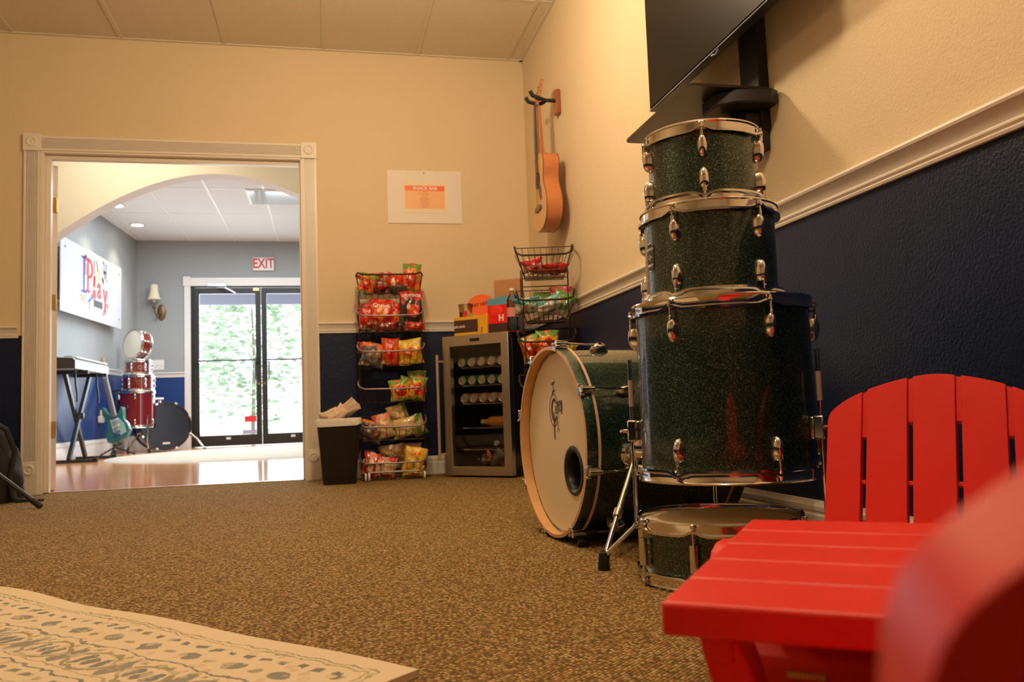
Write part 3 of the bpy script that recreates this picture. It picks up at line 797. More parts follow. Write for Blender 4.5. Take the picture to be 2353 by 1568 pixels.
# ---------------------------------------------------------------- television on wall mount, with shelf
XT = 1.186
tv = thing('television', 'black flat television on the right wall above the green drum stack', 'television', L(0, 0, 0))
b = MB(); b.box(XT + .003, XT + .035, 1.775, 2.845, 1.484, 2.10); b.box(XT + .03, XT + .055, 1.95, 2.66, 1.56, 2.02); b.build('casing', 'black', tv, bevel=.004)
b = MB(); b.box(XT, XT + .004, 1.785, 2.835, 1.494, 2.09); b.build('screen', 'screen', tv)
b = MB(); b.tube([(XT - .001, 1.78, 1.4855), (XT - .001, 2.84, 1.4855)], .0016, 6); b.build('lower_trim', 'chrome', tv)
b = MB(); b.tube([(XT + .004, 2.285, 1.482), (XT + .006, 2.31, 1.476), (XT + .004, 2.335, 1.482)], .003, 8); b.build('logo_bar', 'chrome', tv)
wm = thing('television_mount', 'black wall mount column with folding arm holding television and shelf', 'tv mount', L(0, 0, 0))
b = MB(); b.box(W - .035, W - .001, 2.255, 2.37, 1.225, 2.0); b.build('column', 'blackmatte', wm, bevel=.004)
b = MB(); b.box(XT + .057, W - .033, 2.27, 2.35, 1.70, 1.90); b.build('arm', 'blackmatte', wm, bevel=.004)
b = MB(); b.prism([(1.15, 2.245), (1.15, 2.34), (1.26, 2.39), (W - .005, 2.40), (W - .005, 2.20), (1.30, 2.185), (1.20, 2.205)], 1.284, 1.326); b.build('shelf_bracket', 'black', wm, bevel=.005)
b = MB(); b.box(W - .09, W - .001, 2.262, 2.362, 1.16, 1.285); b.prism([(1.20, 2.30), (1.20, 2.33), (W - .02, 2.35), (W - .02, 2.28)], 1.20, 1.275); b.build('cable_cover', 'black', wm, bevel=.01)
b = MB(); r = .02; x0, x1, y0, y1 = 1.045, 1.315, 2.205, 2.74; P = []
for cx, cy, a in ((x1 - r, y1 - r, 0), (x0 + r, y1 - r, 90), (x0 + r, y0 + r, 180), (x1 - r, y0 + r, 270)): P += [(cx + r * cos(rad(a + k * 22.5)), cy + r * sin(rad(a + k * 22.5))) for k in range(5)]
b.prism(P, 1.328, 1.336); tag(b.build('television_shelf', mat('smoked_glass', (.03, .022, .015), .3, spec=.3)), 'dark smoked glass shelf jutting out under the television', 'shelf')

# ---------------------------------------------------------------- acoustic guitar on wall hanger
gy = 4.527
G = Matrix(((0, 0, -1, 1.284), (-1, 0, 0, gy), (0, 1, 0, 1.400), (0, 0, 0, 1))) @ Matrix.Scale(.865, 4)  # local x -> -Y(toward camera/right), y up, z -> -X (front)
gt = thing('acoustic_guitar', 'honey coloured acoustic guitar hanging on the right wall near the corner', 'guitar', G)
def gprof():
    pts = [(0, 0), (.06, .002), (.12, .018), (.165, .052), (.190, .105), (.196, .15), (.186, .20), (.160, .245), (.136, .285), (.128, .315), (.132, .35), (.142, .39), (.145, .43), (.130, .47), (.095, .495), (.05, .503), (0, .503)]
    out = []
    n = len(pts)
    for i in range(n - 1):
        p0 = pts[max(i - 1, 0)] if i else (-pts[1][0], pts[1][1]); p1, p2 = pts[i], pts[i + 1]; p3 = pts[i + 2] if i + 2 < n else (-pts[n - 2][0], pts[n - 2][1])
        for k in range(4):
            t = k / 4; q = []
            for d in (0, 1): q.append(.5 * ((2 * p1[d]) + (-p0[d] + p2[d]) * t + (2 * p0[d] - 5 * p1[d] + 4 * p2[d] - p3[d]) * t * t + (-p0[d] + 3 * p1[d] - 3 * p2[d] + p3[d]) * t ** 3))
            out.append(tuple(q))
    out.append(pts[-1]); return out + [(-x, y) for x, y in out[-2:0:-1]]
gp = gprof(); th = .108
b = MB(); n = len(gp); b.add([(x, y, 0) for x, y in gp] + [(x, y, th) for x, y in gp], [(i, (i + 1) % n, n + (i + 1) % n, n + i) for i in range(n)] + [tuple(range(n - 1, -1, -1))]); b.build('body_sides', 'mahog', gt, ang=60)
b = MB(); b.prism(gp, th - .001, th + .002); b.build('soundboard', 'spruce', gt)
b = MB()
for z in (0, th - .002): 
    b.add([(x * 1.008, (y - .25) * 1.006 + .25, z - .001) for x, y in gp] + [(x * 1.008, (y - .25) * 1.006 + .25, z + .0035) for x, y in gp], [(i, (i + 1) % n, n + (i + 1) % n, n + i) for i in range(n)])
b.build('binding', 'rosew', gt)
b = MB(); b.lathe([(0, 0), (.050, 0), (.052, .0008), (.058, .0008)], 40, Matrix.Translation((0, .335, th + .0022)), cap=False); b.build('sound_hole', 'ink', gt)
b = MB(); b.prism([(.05, .30), (.085, .26), (.090, .20), (.055, .19), (.02, .235), (.02, .28)], th + .002, th + .0032); b.build('pickguard', 'rosew', gt)
b = MB(); b.prism([(-.08, .155), (-.03, .17), (.03, .17), (.08, .155), (.08, .135), (.03, .128), (-.03, .128), (-.08, .135)], th + .002, th + .011); b.build('bridge', 'rosew', gt, bevel=.002)
b = MB(); b.add([(-.027, .50, th - .014), (.027, .50, th - .014), (.021, .845, th - .014), (-.021, .845, th - .014), (-.012, .50, th - .05), (.012, .50, th - .05), (.010, .845, th - .032), (-.010, .845, th - .032)],
                [(3, 2, 1, 0), (4, 5, 6, 7), (0, 1, 5, 4), (1, 2, 6, 5), (2, 3, 7, 6), (3, 0, 4, 7)]); b.prism([(-.027, .505), (.027, .505), (.022, .44), (-.022, .44)][::-1], th - .07, th - .005); b.build('neck', 'neckw', gt, bevel=.003)
b = MB(); b.prism([(-.028, .385), (.028, .385), (.0215, .845), (-.0215, .845)], th + .002 - .016 + .014, th + .008)
for i in range(15): yy = .845 - .648 * (1 - 2 ** (-(i + 1) / 12)); b.box(-.024, .024, yy - .001, yy + .001, th + .007, th + .0095)
b.build('fretboard', 'rosew', gt)
b = MB(); Th = Matrix.Translation((0, .845, th - .004)) @ Matrix.Rotation(rad(-13), 4, 'X'); b.prism([(-.021, 0), (.021, 0), (.034, .03), (.036, .17), (.020, .185), (-.020, .185), (-.036, .17), (-.034, .03)], -.014, .001, Th); b.build('headstock', 'neckw', gt, bevel=.002)
for i in range(3):
    for s in (-1, 1):
        b = MB(); b.tube([(s * .034, .05 + i * .045, -.006), (s * .05, .05 + i * .045, -.006)], .003, 8, T=Th); b.ball((s * .056, .05 + i * .045, -.006), (.008, .007, .005), 10, 6, Th); b.tube([(s * .022, .05 + i * .045, 0), (s * .022, .05 + i * .045, .010)], .004, 8, T=Th); b.build('tuning_peg', 'chrome', gt)
b = MB()
for i in range(6): x = -.019 + i * .0076; b.tube([(x * 1.3, .15, th + .011), (x, .845, th + .0125)], .0006, 4)
b.build('strings', 'chrome', gt)
b = MB(); b.tube([(0, .503, .04), (0, .525, .04)], [.004, .007], 10); b.tube([(0, 0, .05), (0, -.012, .05)], [.007, .008], 10); b.build('strap_button', 'chrome', gt)
hg = thing('guitar_hanger', 'padded black yoke on dark cherry wood block holding the acoustic guitar', 'guitar hanger', L(0, 0, 0))
b = MB(); b.box(W - .028, W - .001, gy - .030, gy + .030, 2.085, 2.225); b.build('wall_block', 'cherry', hg, bevel=.003)
b = MB(); b.tube([(W - .028, gy, 2.165), (1.245, gy, 2.165)], .011, 12); b.build('stem', 'black', hg)
b = MB(); zz = 2.160
b.tube([(1.150, gy - .052, zz + .035), (1.165, gy - .050, zz + .01), (1.20, gy - .045, zz), (1.235, gy - .03, zz - .004), (1.245, gy, zz - .005), (1.235, gy + .03, zz - .004), (1.20, gy + .045, zz), (1.165, gy + .05, zz + .01), (1.150, gy + .052, zz + .035)], .0115, 12)
b.build('yoke', 'rubber', hg, ang=60)

# ---------------------------------------------------------------- snack bar sign
t = thing('snack_bar_sign', 'white board with laminated orange SNACK BAR price sheet on the beige wall', 'sign', L(.645, D, 1.805))
b = MB(); b.box(-.246, .242, -.006, 0, -.176, .176); b.build('backing_board', 'paper', t, bevel=.001)
b = MB(); b.box(-.147, .142, -.008, -.006, -.107, .108); b.build('laminated_sheet', 'lam', t)
b = MB(); b.box(-.132, .128, -.0088, -.008, .040, .075); b.build('header_band', 'orange', t)
b = MB(); b.box(-.132, .128, -.0088, -.008, -.078, .040); b.build('price_panel', 'peach', t)
lettering('SNACK BAR', .030, 'inkw', FYat(0, -.0092, .057), t, bold=.0006)
b = MB()
for i, w_ in enumerate((.04, .095, .055, .045, .07, .065, .065, .05, .06, .05, .04)):
    for k in range(int(w_ / .012)): b.box(-w_ / 2 + k * .012, -w_ / 2 + k * .012 + .009, -.0094, -.0088, .031 - i * .0103, .034 - i * .0103)
b.build('price_lines', mat('price_ink', (.45, .16, .07), .5), t)
b = MB(); b.ball((-.005, -.009, .160), .004, 10, 6); b.build('pin', 'ink', t)
# ---------------------------------------------------------------- beverage fridge
ex = Vector((.734, -.679, 0)); fo = (.686, 5.062, 0)
TF = Matrix(((.734, .679, 0, fo[0]), (-.679, .734, 0, fo[1]), (0, 0, 1, 0), (0, 0, 0, 1)))
fw, fd, fh = .467, .40, .85
fr = thing('beverage_fridge', 'stainless glass door beverage fridge filled with cans in the corner', 'mini fridge', TF)
b = MB(); y0 = .045
b.box(0, .02, y0, fd, .02, fh); b.box(fw - .02, fw, y0, fd, .02, fh); b.box(0, fw, y0, fd, fh - .03, fh); b.box(0, fw, y0, fd, .02, .06); b.box(0, fw, fd - .02, fd, .02, fh); b.box(.02, fw - .02, y0 + .02, fd, 0, .02)
b.build('cabinet', mat('fridge_black', (.016, .015, .014), .35), fr, bevel=.002)
s_ = .052
b = MB(); 
o_ = [(0, .012), (fw, .012), (fw, fh), (0, fh)]; i_ = [(s_, .012 + s_), (fw - s_, .012 + s_), (fw - s_, fh - s_ - .012), (s_, fh - s_ - .012)]
vs = [(x, 0, z) for x, z in o_ + i_] + [(x, .04, z) for x, z in o_ + i_]
fs = []
for i in range(4):
    j = (i + 1) % 4; fs += [(i, j, 4 + j, 4 + i), (8 + j, 8 + i, 12 + i, 12 + j), (i, 8 + i, 8 + j, j), (4 + i, 4 + j, 12 + j, 12 + i)]
b.add(vs, fs); dr = b.build('door', 'steel', fr, bevel=.002)
b = MB(); b.box(s_ - .004, fw - s_ + .004, .016, .020, .012 + s_ - .004, fh - s_ - .008); b.build('glass_pane', 'fglass', dr)
b = MB(); b.tube([(-.018, -.035, .10), (-.018, -.035, .74)], .009, 12); b.bar((-.018, -.035, .14), (.004, 0, .14), .012, .012); b.bar((-.018, -.035, .70), (.004, 0, .70), .012, .012); b.build('handle', mat('handle_steel', (.75, .55, .38), .3, .7), dr)
b = MB(); b.box(fw / 2 - .035, fw / 2 + .035, -.0015, .002, fh - .042, fh - .022); b.build('display', 'black', dr, bevel=.004)
SH = [.655, .545, .435, .290, .160]
for z in SH:
    b = MB(); b.tube([(.022, .07, z), (fw - .022, .07, z)], .0028, 6); b.tube([(.022, .34, z), (fw - .022, .34, z)], .002, 6)
    for i in range(24): x = .03 + i * (fw - .06) / 23; b.tube([(x, .07, z), (x, .34, z)], .0013, 4)
    b.build('shelf', 'chrome', fr)
# cans lying with their ends to the glass
alu = mat('can_aluminium', (.78, .74, .66), .3, .85)
def can(label, x, z, colr, first=[None]):
    t = thing('drink_can', label, 'can', TF @ L(x, .072, z), 'drink cans lying in the fridge')
    bm_ = mat('can_print', colr, .25, .3)
    q = frame((1, 0, 0), (0, 1, 0), (0, 0, 0))
    b = MB(); b.lathe([(.026, 0), (.031, .010), (.0315, .018), (.0315, .105), (.028, .115), (.024, .117)], 28, q, cap=False); b.build('can_body', bm_, t)
    b = MB(); b.lathe([(0, .004), (.021, .004), (.0225, .0065), (.0245, -.001), (.0262, -.001), (.0265, .003)], 28, q, cap=False); e = b.build('can_end', alu, t)
    b = MB(); b.prism([(.006 * cos(k * pi / 4), -.002 + .011 * sin(k * pi / 4)) for k in range(8)], -.0025, -.0045, q @ Matrix.Translation((0, 0, .005))); b.build('pull_tab', alu, t)
cols = [[(.10, .35, .12), (.5, .42, .3), (.55, .45, .15), (.6, .45, .38), (.6, .5, .45)], [(.04, .30, .08)] * 5, [(.6, .3, .25), (.6, .25, .2), (.7, .3, .12), (.6, .35, .15), (.65, .35, .2)]]
rown = ('top', 'second', 'third'); pos = ('leftmost', 'second from left', 'middle', 'second from right', 'rightmost')
xo = ([.088, .160, .230, .300, .370], [.088, .160, .230, .300, .370], [.100, .166, .234, .300, .368])
for r in range(3):
    for c in range(5): can('%s drink can on the %s shelf of the glass fridge' % (pos[c], rown[r]), xo[r][c], SH[r] + .0348, cols[r][c])
def bottle(label, x, z, liq, cap, y=.10, R=.032, T0=None, wobble=0):
    t = thing('drink_bottle', label, 'bottle', TF @ L(x, y, z + R + .003) @ Matrix.Rotation(rad(wobble), 4, 'Z'), 'bottles lying in the fridge')
    q = frame((0, 1, 0), (1, 0, 0), (0, 0, 0))
    b = MB(); b.lathe([(0, .20), (R * .9, .20), (R, .19), (R, .06), (R * .7, .035), (.014, .015), (.014, .0)], 24, q); b.build('bottle_body', mat('bottle_liquid', liq, .12), t)
    b = MB(); b.lathe([(.0155, -.014), (.0165, -.012), (.0165, .004), (.0155, .005)], 20, q); b.build('cap', mat('bottle_cap', cap, .4), t)
bottle('orange juice bottle with green cap lying on the fourth fridge shelf', .22, SH[3], (.55, .22, .05), (.35, .55, .3))
bottle('dark bottle with grey cap lying right of the orange juice in the fridge', .375, SH[3], (.09, .05, .02), (.4, .38, .34), y=.18, wobble=80)
bottle('left brown bottle with pale cap lying on the lowest wire fridge shelf', .295, SH[4], (.10, .06, .03), (.5, .45, .38), y=.12, wobble=70)
bottle('right brown bottle with pale cap lying on the lowest wire fridge shelf', .375, SH[4], (.12, .07, .03), (.5, .45, .38), y=.12, wobble=75)
def foilpack(label, Tm, w, h, tk, m, seed, name='snack_pack', cat='snack pack', group=None):
    rnd = random.Random(seed); ph = [rnd.uniform(0, 6) for _ in range(6)]
    t = MB(); nx, nz = 12, 14; vs = []; uvs = []
    def surf(u, v, s):
        prof = max(0, 1 - abs(2 * u - 1) ** 2.6) ** .7 * max(0, sin(pi * min(1, max(0, (v - .06) / .88)))) ** .55
        wr = .26 * sin(9 * u + 5 * v + ph[0]) * sin(11 * v + ph[1]) + .16 * sin(15 * u - 7 * v + ph[2]) + .10 * sin(21 * v + 9 * u + ph[4])
        bend = .06 * h * sin(pi * v + ph[5]) 
        crimp = .02 * h * sin(16 * u * pi / 4 + ph[3]) * (1 if (v < .08 or v > .92) else 0)
        pin = 1 - .13 * sin(pi * v) + .03 * sin(9 * v + ph[4])
        return Vector(((u - .5) * w * pin, -s * (tk / 2 * prof * (1 + wr) + .0008) + bend * .25 + crimp * .4, (v - .5) * h + crimp * .3 + .015 * h * sin(7 * u + ph[1])))
    for s in (1, -1):
        for j in range(nz + 1):
            for i in range(nx + 1): vs.append(surf(i / nx, j / nz, s)); uvs.append((i / nx, j / nz))
    N1 = (nx + 1) * (nz + 1); fs = []
    for j in range(nz):
        for i in range(nx):
            a = j * (nx + 1) + i; fs.append((a, a + 1, a + nx + 2, a + nx + 1)); fs.append((N1 + a, N1 + a + nx + 1, N1 + a + nx + 2, N1 + a + 1))
    for i in range(nx): fs.append((i, N1 + i, N1 + i + 1, i + 1)); k = nz * (nx + 1); fs.append((k + i, k + i + 1, N1 + k + i + 1, N1 + k + i))
    for j in range(nz): a = j * (nx + 1); c = (j + 1) * (nx + 1); fs.append((a, c, N1 + c, N1 + a)); a += nx; c += nx; fs.append((a, N1 + a, N1 + c, c))
    t.add(vs, fs); t.uv = uvs
    root = thing(name, label, cat, Tm, group)
    t.build('wrapper', m, root, ang=80)
    return root, surf
def packmat(name, base, top, blob, topv=.74, botv=.0, bs=(.30, .24), bc=(.5, .42), rough=.20, blob2=None):
    m, nt, b_ = newmat(name)
    uvn = nt.nodes.new('ShaderNodeTexCoord').outputs['UV']; sep = nt.nodes.new('ShaderNodeSeparateXYZ'); nt.links.new(uvn, sep.inputs[0])
    n = noise(nt, 4.5, 2, uvn); nf = mth(nt, 'SUBTRACT', n.outputs[0], .5)
    u = mth(nt, 'ADD', sep.outputs[0], mth(nt, 'MULTIPLY', nf, .35)); v = sep.outputs[1]
    vw = mth(nt, 'ADD', v, mth(nt, 'MULTIPLY', nf, .25))
    dx = mth(nt, 'DIVIDE', mth(nt, 'SUBTRACT', u, bc[0]), bs[0]); dy = mth(nt, 'DIVIDE', mth(nt, 'SUBTRACT', vw, bc[1]), bs[1])
    d2 = mth(nt, 'ADD', mth(nt, 'MULTIPLY', dx, dx), mth(nt, 'MULTIPLY', dy, dy))
    c = mixc(nt, mth(nt, 'GREATER_THAN', vw, topv), base, top)
    if botv: c = mixc(nt, mth(nt, 'LESS_THAN', vw, botv), c, top)
    c = mixc(nt, mth(nt, 'LESS_THAN', d2, 1.0), c, blob)
    if blob2: c = mixc(nt, mth(nt, 'LESS_THAN', d2, .35), c, blob2)
    vr = nt.nodes.new('ShaderNodeTexVoronoi'); vr.inputs['Scale'].default_value = 6.5; vr.voronoi_dimensions = '2D'; nt.links.new(uvn, vr.inputs['Vector']); vs_ = nt.nodes.new('ShaderNodeSeparateColor'); nt.links.new(vr.outputs['Color'], vs_.inputs[0])
    c = mixc(nt, mth(nt, 'MULTIPLY', mth(nt, 'GREATER_THAN', vs_.outputs[0], .88), .7), c, blob); c = mixc(nt, mth(nt, 'MULTIPLY', mth(nt, 'LESS_THAN', vs_.outputs[1], .08), .6), c, top); c = mixc(nt, mth(nt, 'MULTIPLY', mth(nt, 'GREATER_THAN', vs_.outputs[2], .94), .6), c, (.75, .62, .45))
    nt.links.new(c, b_.inputs['Base Color']); b_.inputs['Roughness'].default_value = rough; b_.inputs['Coat Weight'].default_value = .8
    n2 = noise(nt, 7, 3, coords(nt)); n2.inputs['Scale'].default_value = 26; bump(nt, b_, n2.outputs[0], 1.0, .016)
    return m
RED = (.62, .015, .010); ORG = (.85, .18, .02); YEL = (.80, .48, .03); GRN = (.14, .32, .04); TAN = (.68, .46, .20); BLK = (.02, .015, .015); CRM = (.80, .62, .38); SIL = (.10, .085, .075)
PM = {'red': packmat('red_pack', RED, RED, ORG), 'redblob': packmat('red_pack_dark_top', RED, (.25, .01, .01), (.8, .06, .03), .80), 'blackred': packmat('black_red_pack', BLK, RED, (.72, .03, .03), .76, 0, (.24, .18), (.62, .42), blob2=ORG),
      'multi': packmat('multi_pack', ORG, GRN, (.62, .02, .01), .8, .15), 'sil': packmat('silver_backed_pack', SIL, ORG, (.22, .18, .15), .85, rough=.15), 'dkred': packmat('dark_red_pack', (.12, .02, .015), RED, (.3, .03, .02), .85),
      'orange': packmat('orange_pack', (.75, .10, .02), (.55, .06, .02), (.75, .015, .01), .75), 'yel': packmat('yellow_pack', YEL, (.70, .60, .06), ORG, .80, .12, (.48, .16), (.5, .50)),
      'ygr': packmat('yellow_green_red_pack', YEL, GRN, (.75, .02, .015), .78, .12, (.36, .26), (.55, .45)), 'tgr': packmat('tan_green_pack', TAN, GRN, (.60, .38, .16), .78, 0, (.3, .3)), 'tgr2': packmat('tan_green_end_pack', TAN, (.10, .26, .05), CRM, .86, .16, (.35, .2), (.45, .5)),
      'trd': packmat('tan_red_pack', TAN, (.60, .08, .03), (.72, .50, .26), .78), 'crd': packmat('cream_red_pack', CRM, RED, (.82, .66, .44), .80, .16), 'rwt': packmat('red_white_pack', (.62, .03, .02), RED, CRM, .85, 0, (.2, .34)), 'tan': packmat('tan_pack', (.50, .30, .11), (.42, .26, .12), (.36, .22, .12), .85),
      'lay': packmat('yellow_gold_pack', (.85, .50, .04), (.85, .50, .04), (.88, .62, .15), .9, 0, (.3, .16), (.5, .35)), 'pink': packmat('pink_white_pack', (.75, .55, .52), (.6, .05, .06), (.7, .1, .12), .7), 'teal': packmat('teal_white_pack', (.74, .68, .62), (.03, .30, .28), (.60, .58, .50), .75, .12), 'green': packmat('green_silver_pack', (.45, .42, .36), (.12, .28, .05), (.10, .22, .06), .6),
      'blk': packmat('dark_foil_pack', (.05, .04, .035), (.10, .08, .06), (.15, .12, .10), .7, rough=.15)}
foilpack('crinkled silver foil pack on the floor of the fridge, the left one', TF @ L(.20, .14, .095) @ Matrix.Rotation(rad(60), 4, 'Y') @ Matrix.Rotation(rad(20), 4, 'X'), .09, .13, .04, PM['sil'], 3)
foilpack('shiny foil pack leaning at the centre right of the fridge floor', TF @ L(.285, .13, .105) @ Matrix.Rotation(rad(35), 4, 'Y'), .08, .12, .045, PM['blk'], 4)
foilpack('flat red pack at the right of the fridge floor', TF @ L(.355, .13, .075) @ Matrix.Rotation(rad(85), 4, 'Y'), .05, .11, .02, PM['dkred'], 5)

# things on top of the fridge
t = thing('cash_box', 'yellow and dark brown lockable box on top of the fridge', 'box', TF @ L(.20, .10, fh + .001))
b = MB(); b.box(-.12, .12, -.085, .085, 0, .112); b.build('box_body', mat('yellow_paint', (.78, .40, .02), .35), t, bevel=.003)
b = MB(); b.box(-.118, .052, -.0865, -.084, .016, .092); b.build('front_panel', mat('dark_brown_panel', (.07, .03, .022), .45), t)
lettering('DELAINE', .020, 'inkw', FYat(-.078, -.0872, .052), t, bold=.0002)
b = MB(); b.tube([(.082, -.085, .036), (.082, -.094, .036)], .006, 12); b.box(.079, .085, -.100, -.090, .018, .040); b.build('key_lock', 'chrome', t)
t = thing('cardboard_sign', 'orange oval pay here sign propped on the yellow box', 'sign', TF @ L(.225, .10, fh + .114))
b = MB(); q = FYat(0, 0, .072) ; b.lathe([(0, -.001), (.093, -.001), (.093, .001), (0, .001)], 48, q @ Matrix.Diagonal((1.05, .70, 1, 1)), cap=False); b.build('oval_card', mat('orange_card', (.92, .17, .04), .6), t)
lettering('PAY HERE', .030, 'ink', FYat(0, -.002, .075) @ Matrix.Rotation(rad(4), 4, 'Z'), t)
t = thing('plastic_tub', 'clear plastic tub with a dark and red label on the left of the yellow box', 'tub', TF @ L(.125, .09, fh + .114))
b = MB(); b.prism([(-.030, 0), (.030, 0), (.040, .085), (-.040, .085)], -.03, .03, frame((1, 0, 0), (0, -1, 0), (0, 0, 0)))
b.build('tub_body', 'clear', t)
b = MB(); b.box(-.030, -.006, -.0335, -.032, .002, .034); b.build('dark_label', 'ink', t)
b = MB(); b.box(-.006, .026, -.0335, -.032, .002, .038); b.build('red_label', mat('red_label', (.6, .03, .02), .4), t)
t = thing('candy_box', 'red and blue sweets box standing on the fridge beside the yellow box', 'box', TF @ L(.385, .09, fh + .001))
b = MB(); b.box(-.07, .07, -.06, .10, .0, .195); b.build('carton', mat('candy_red', (.80, .012, .01), .4), t, bevel=.002)
b = MB(); b.box(-.071, .071, -.061, -.0595, .165, .205); b.box(-.071, .071, .08, .0815, .165, .235); b.build('blue_lid_band', mat('candy_blue', (.10, .33, .50), .4), t)
b = MB(); b.box(-.072, .072, -.062, -.0605, 0, .055); b.build('dark_base', mat('candy_base', (.05, .015, .015), .5), t)
b = MB(); b.lathe([(0, .001), (.040, .001), (.042, 0)], 32, FYat(-.01, -.0605, .125), cap=False); b.build('round_print', mat('candy_bright', (.88, .03, .02), .35), t)
lettering('H', .050, 'inkw', FYat(.025, -.063, .085), t, bold=.002)
b = MB(); b.box(.0695, .0715, -.055, .095, .01, .16); b.build('side_print', mat('candy_side', (.06, .18, .38), .4), t)
lettering('S', .05, 'inkw', Matrix.Translation((.073, 0, .12)) @ frame((0, 1, 0), (1, 0, 0), (0, 0, 0)), t)
t = thing('cardboard_box', 'brown cardboard box behind the red sweets box in the corner', 'box', L(1.135, 5.225, fh + .003) @ Matrix.Rotation(rad(-30), 4, 'Z'))
b = MB(); b.box(-.075, .10, -.03, .03, 0, .375); b.build('carton', 'cardboard', t, bevel=.002)
b = MB(); b.box(-.02, .05, -.0315, -.030, .24, .26); b.build('tape', 'clear', t)
t = thing('plastic_bottle', 'clear ribbed plastic bottle with pink label hanging beside the fridge top', 'bottle', L(1.063, 4.745, .858))
b = MB(); b.lathe([(.030, 0), (.034, .004), (.034, .06), (.032, .064), (.034, .07), (.034, .15), (.031, .16), (.033, .17), (.028, .19), (.013, .215), (.013, .23)], 28, cap=False); b.build('bottle_body', 'clear', t)
b = MB(); b.lathe([(.0345, .075), (.0345, .13)], 28, cap=False, a0=rad(180), a1=rad(330)); b.build('label_band', mat('pink_label', (.7, .25, .25), .4), t)
b = MB(); b.lathe([(.015, .23), (.015, .245), (0, .247)], 20, cap=False); b.build('cap', 'white', t)
t = b = None

# ---------------------------------------------------------------- wire racks
def basket(parent, z, w=.40, d=.26, hh=.085, rise=.05, n=11, rail=True, flare=.02, y0=0):
    """basket with floor grid at z-hh, rim at z; front at y=y0"""
    b = MB(); zb = z - hh
    for i in range(n):
        x = -w / 2 + w * i / (n - 1); xb = x * (1 - 2 * flare / w)
        b.tube([(x, y0, z), (xb, y0 + flare, zb), (xb, y0 + d - .01, zb), (x, y0 + d, z + rise + .02)], .0016, 5)
    for k in range(8): yy = y0 + flare + (d - flare - .01) * k / 7; b.tube([(-w / 2 + flare, yy, zb), (w / 2 - flare, yy, zb)], .0014, 5)
    for s in (-1, 1):
        for k in range(5): yy = y0 + .04 + (d - .06) * k / 4; b.tube([(s * (w / 2), yy, z + rise * min(1, (yy - y0) / .08)), (s * (w / 2 - flare), yy, zb)], .0016, 5)
    b.tube([(-w / 2, y0 + d, z + rise + .02), (w / 2, y0 + d, z + rise + .02)], .0025, 6)
    o = b.build('basket', 'wire', parent)
    r = MB(); r.tube([(-w / 2, y0 + d, z + rise + .02), (-w / 2, y0 + .07, z + rise), (-w / 2 + .001, y0 + .035, z + rise * .7), (-w / 2 + .012, y0 + .008, z + .012), (-w / 2 + .04, y0, z), (0, y0 - .002, z - .002), (w / 2 - .04, y0, z), (w / 2 - .012, y0 + .008, z + .012), (w / 2 - .001, y0 + .035, z + rise * .7), (w / 2, y0 + .07, z + rise), (w / 2, y0 + d, z + rise + .02)], .0055 if rail else .004, 10)
    r.build('front_rail', 'barmetal' if rail == 1 else 'wire', o, ang=60)
    return o
TR = L(.372, 5.03, 0) @ Matrix.Rotation(rad(-4), 4, 'Z')
rk = thing('snack_rack', 'six tier wire snack rack on castors loaded with crisp packets left of the fridge', 'rack', TR)
RZ = [1.235, .985, .770, .545, .318, .105]
for i, z in enumerate(RZ): basket(rk, z, rail=(2 if i < 1 else 1), rise=.0 if i == 0 else .045, hh=.115 if i == 0 else .08)
b = MB()
for s in (-1, 1):
    for dx in (0, .014):
        b.tube([(s * (.195 - dx * .5), .20 + dx, .06), (s * (.195 - dx * .5), .20 + dx, 1.17)], .0025, 6)
        b.tube([(s * .19, .06 + dx, .06), (s * .19, .10 + dx, .5), (s * .19, .10 + dx, 1.12)], .0022, 6)
b.build('side_wires', 'wire', rk)
b = MB(); b.tube([(-.15, 0, .052), (.15, 0, .052)], .006, 10); b.tube([(-.19, .24, .052), (.19, .24, .052)], .005, 8); b.box(-.19, -.17, 0, .24, .045, .058); b.box(.17, .19, 0, .24, .045, .058); b.build('base_frame', 'barmetal', rk)
b = MB(); b.prism([(-.01, 0), (.012, .004), (.016, -.025), (.010, -.05), (-.008, -.048), (-.014, -.02)], .0, .008, FYat(.065, -.012, .975)); b.build('black_clip', 'black', rk)
for x, y in ((-.165, .0), (-.145, .0), (.18, .0), (-.17, .24), (.18, .24)):
    b = MB(); q = frame((0, 1, 0), (1, 0, .0), (x, y, .0255)); b.cur = 1; b.lathe([(.019, -.006), (.025, -.005), (.025, .005), (.019, .006)], 24, q, cap=False); b.cur = 0; b.lathe([(0, -.0055), (.019, -.0055), (.019, .0055), (0, .0055)], 20, q, cap=False)
    b.tube([(x, y, .03), (x, y, .055)], .005, 8); b.build('castor', ['black', 'white'], rk)
def pk(name_m, label, tier, x, dz, w=.135, h=.17, rx=0, ry=0, rz=0, y=.10, tk=.055, seed=0, text=None, ts=.03, tz=.2, tm='inkw', grp='crisp packets on the snack rack', T0=None):
    base = RZ[tier] - (.115 if tier == 0 else .08) if T0 is None else 0
    Tm = (TR if T0 is None else T0) @ Matrix.Translation((x, y, base + dz)) @ Matrix.Rotation(rad(rz), 4, 'Z') @ Matrix.Rotation(rad(rx), 4, 'X') @ Matrix.Rotation(rad(ry), 4, 'Y')
    o, sf = foilpack(label, Tm, w, h, tk, PM[name_m], seed + 11, 'crisp_packet', 'crisps', grp)
    if text:
        def warp(p): 
            s = sf(min(1, max(0, p.x / w + .5)), min(1, max(0, p.z / h + .5)), 1); return Vector((p.x, s.y - .0015 + p.y, p.z))
        lettering(text, ts, tm, FYat(0, 0, tz * h), o, warp=warp, bold=.0008, depth=.0002)
    return o
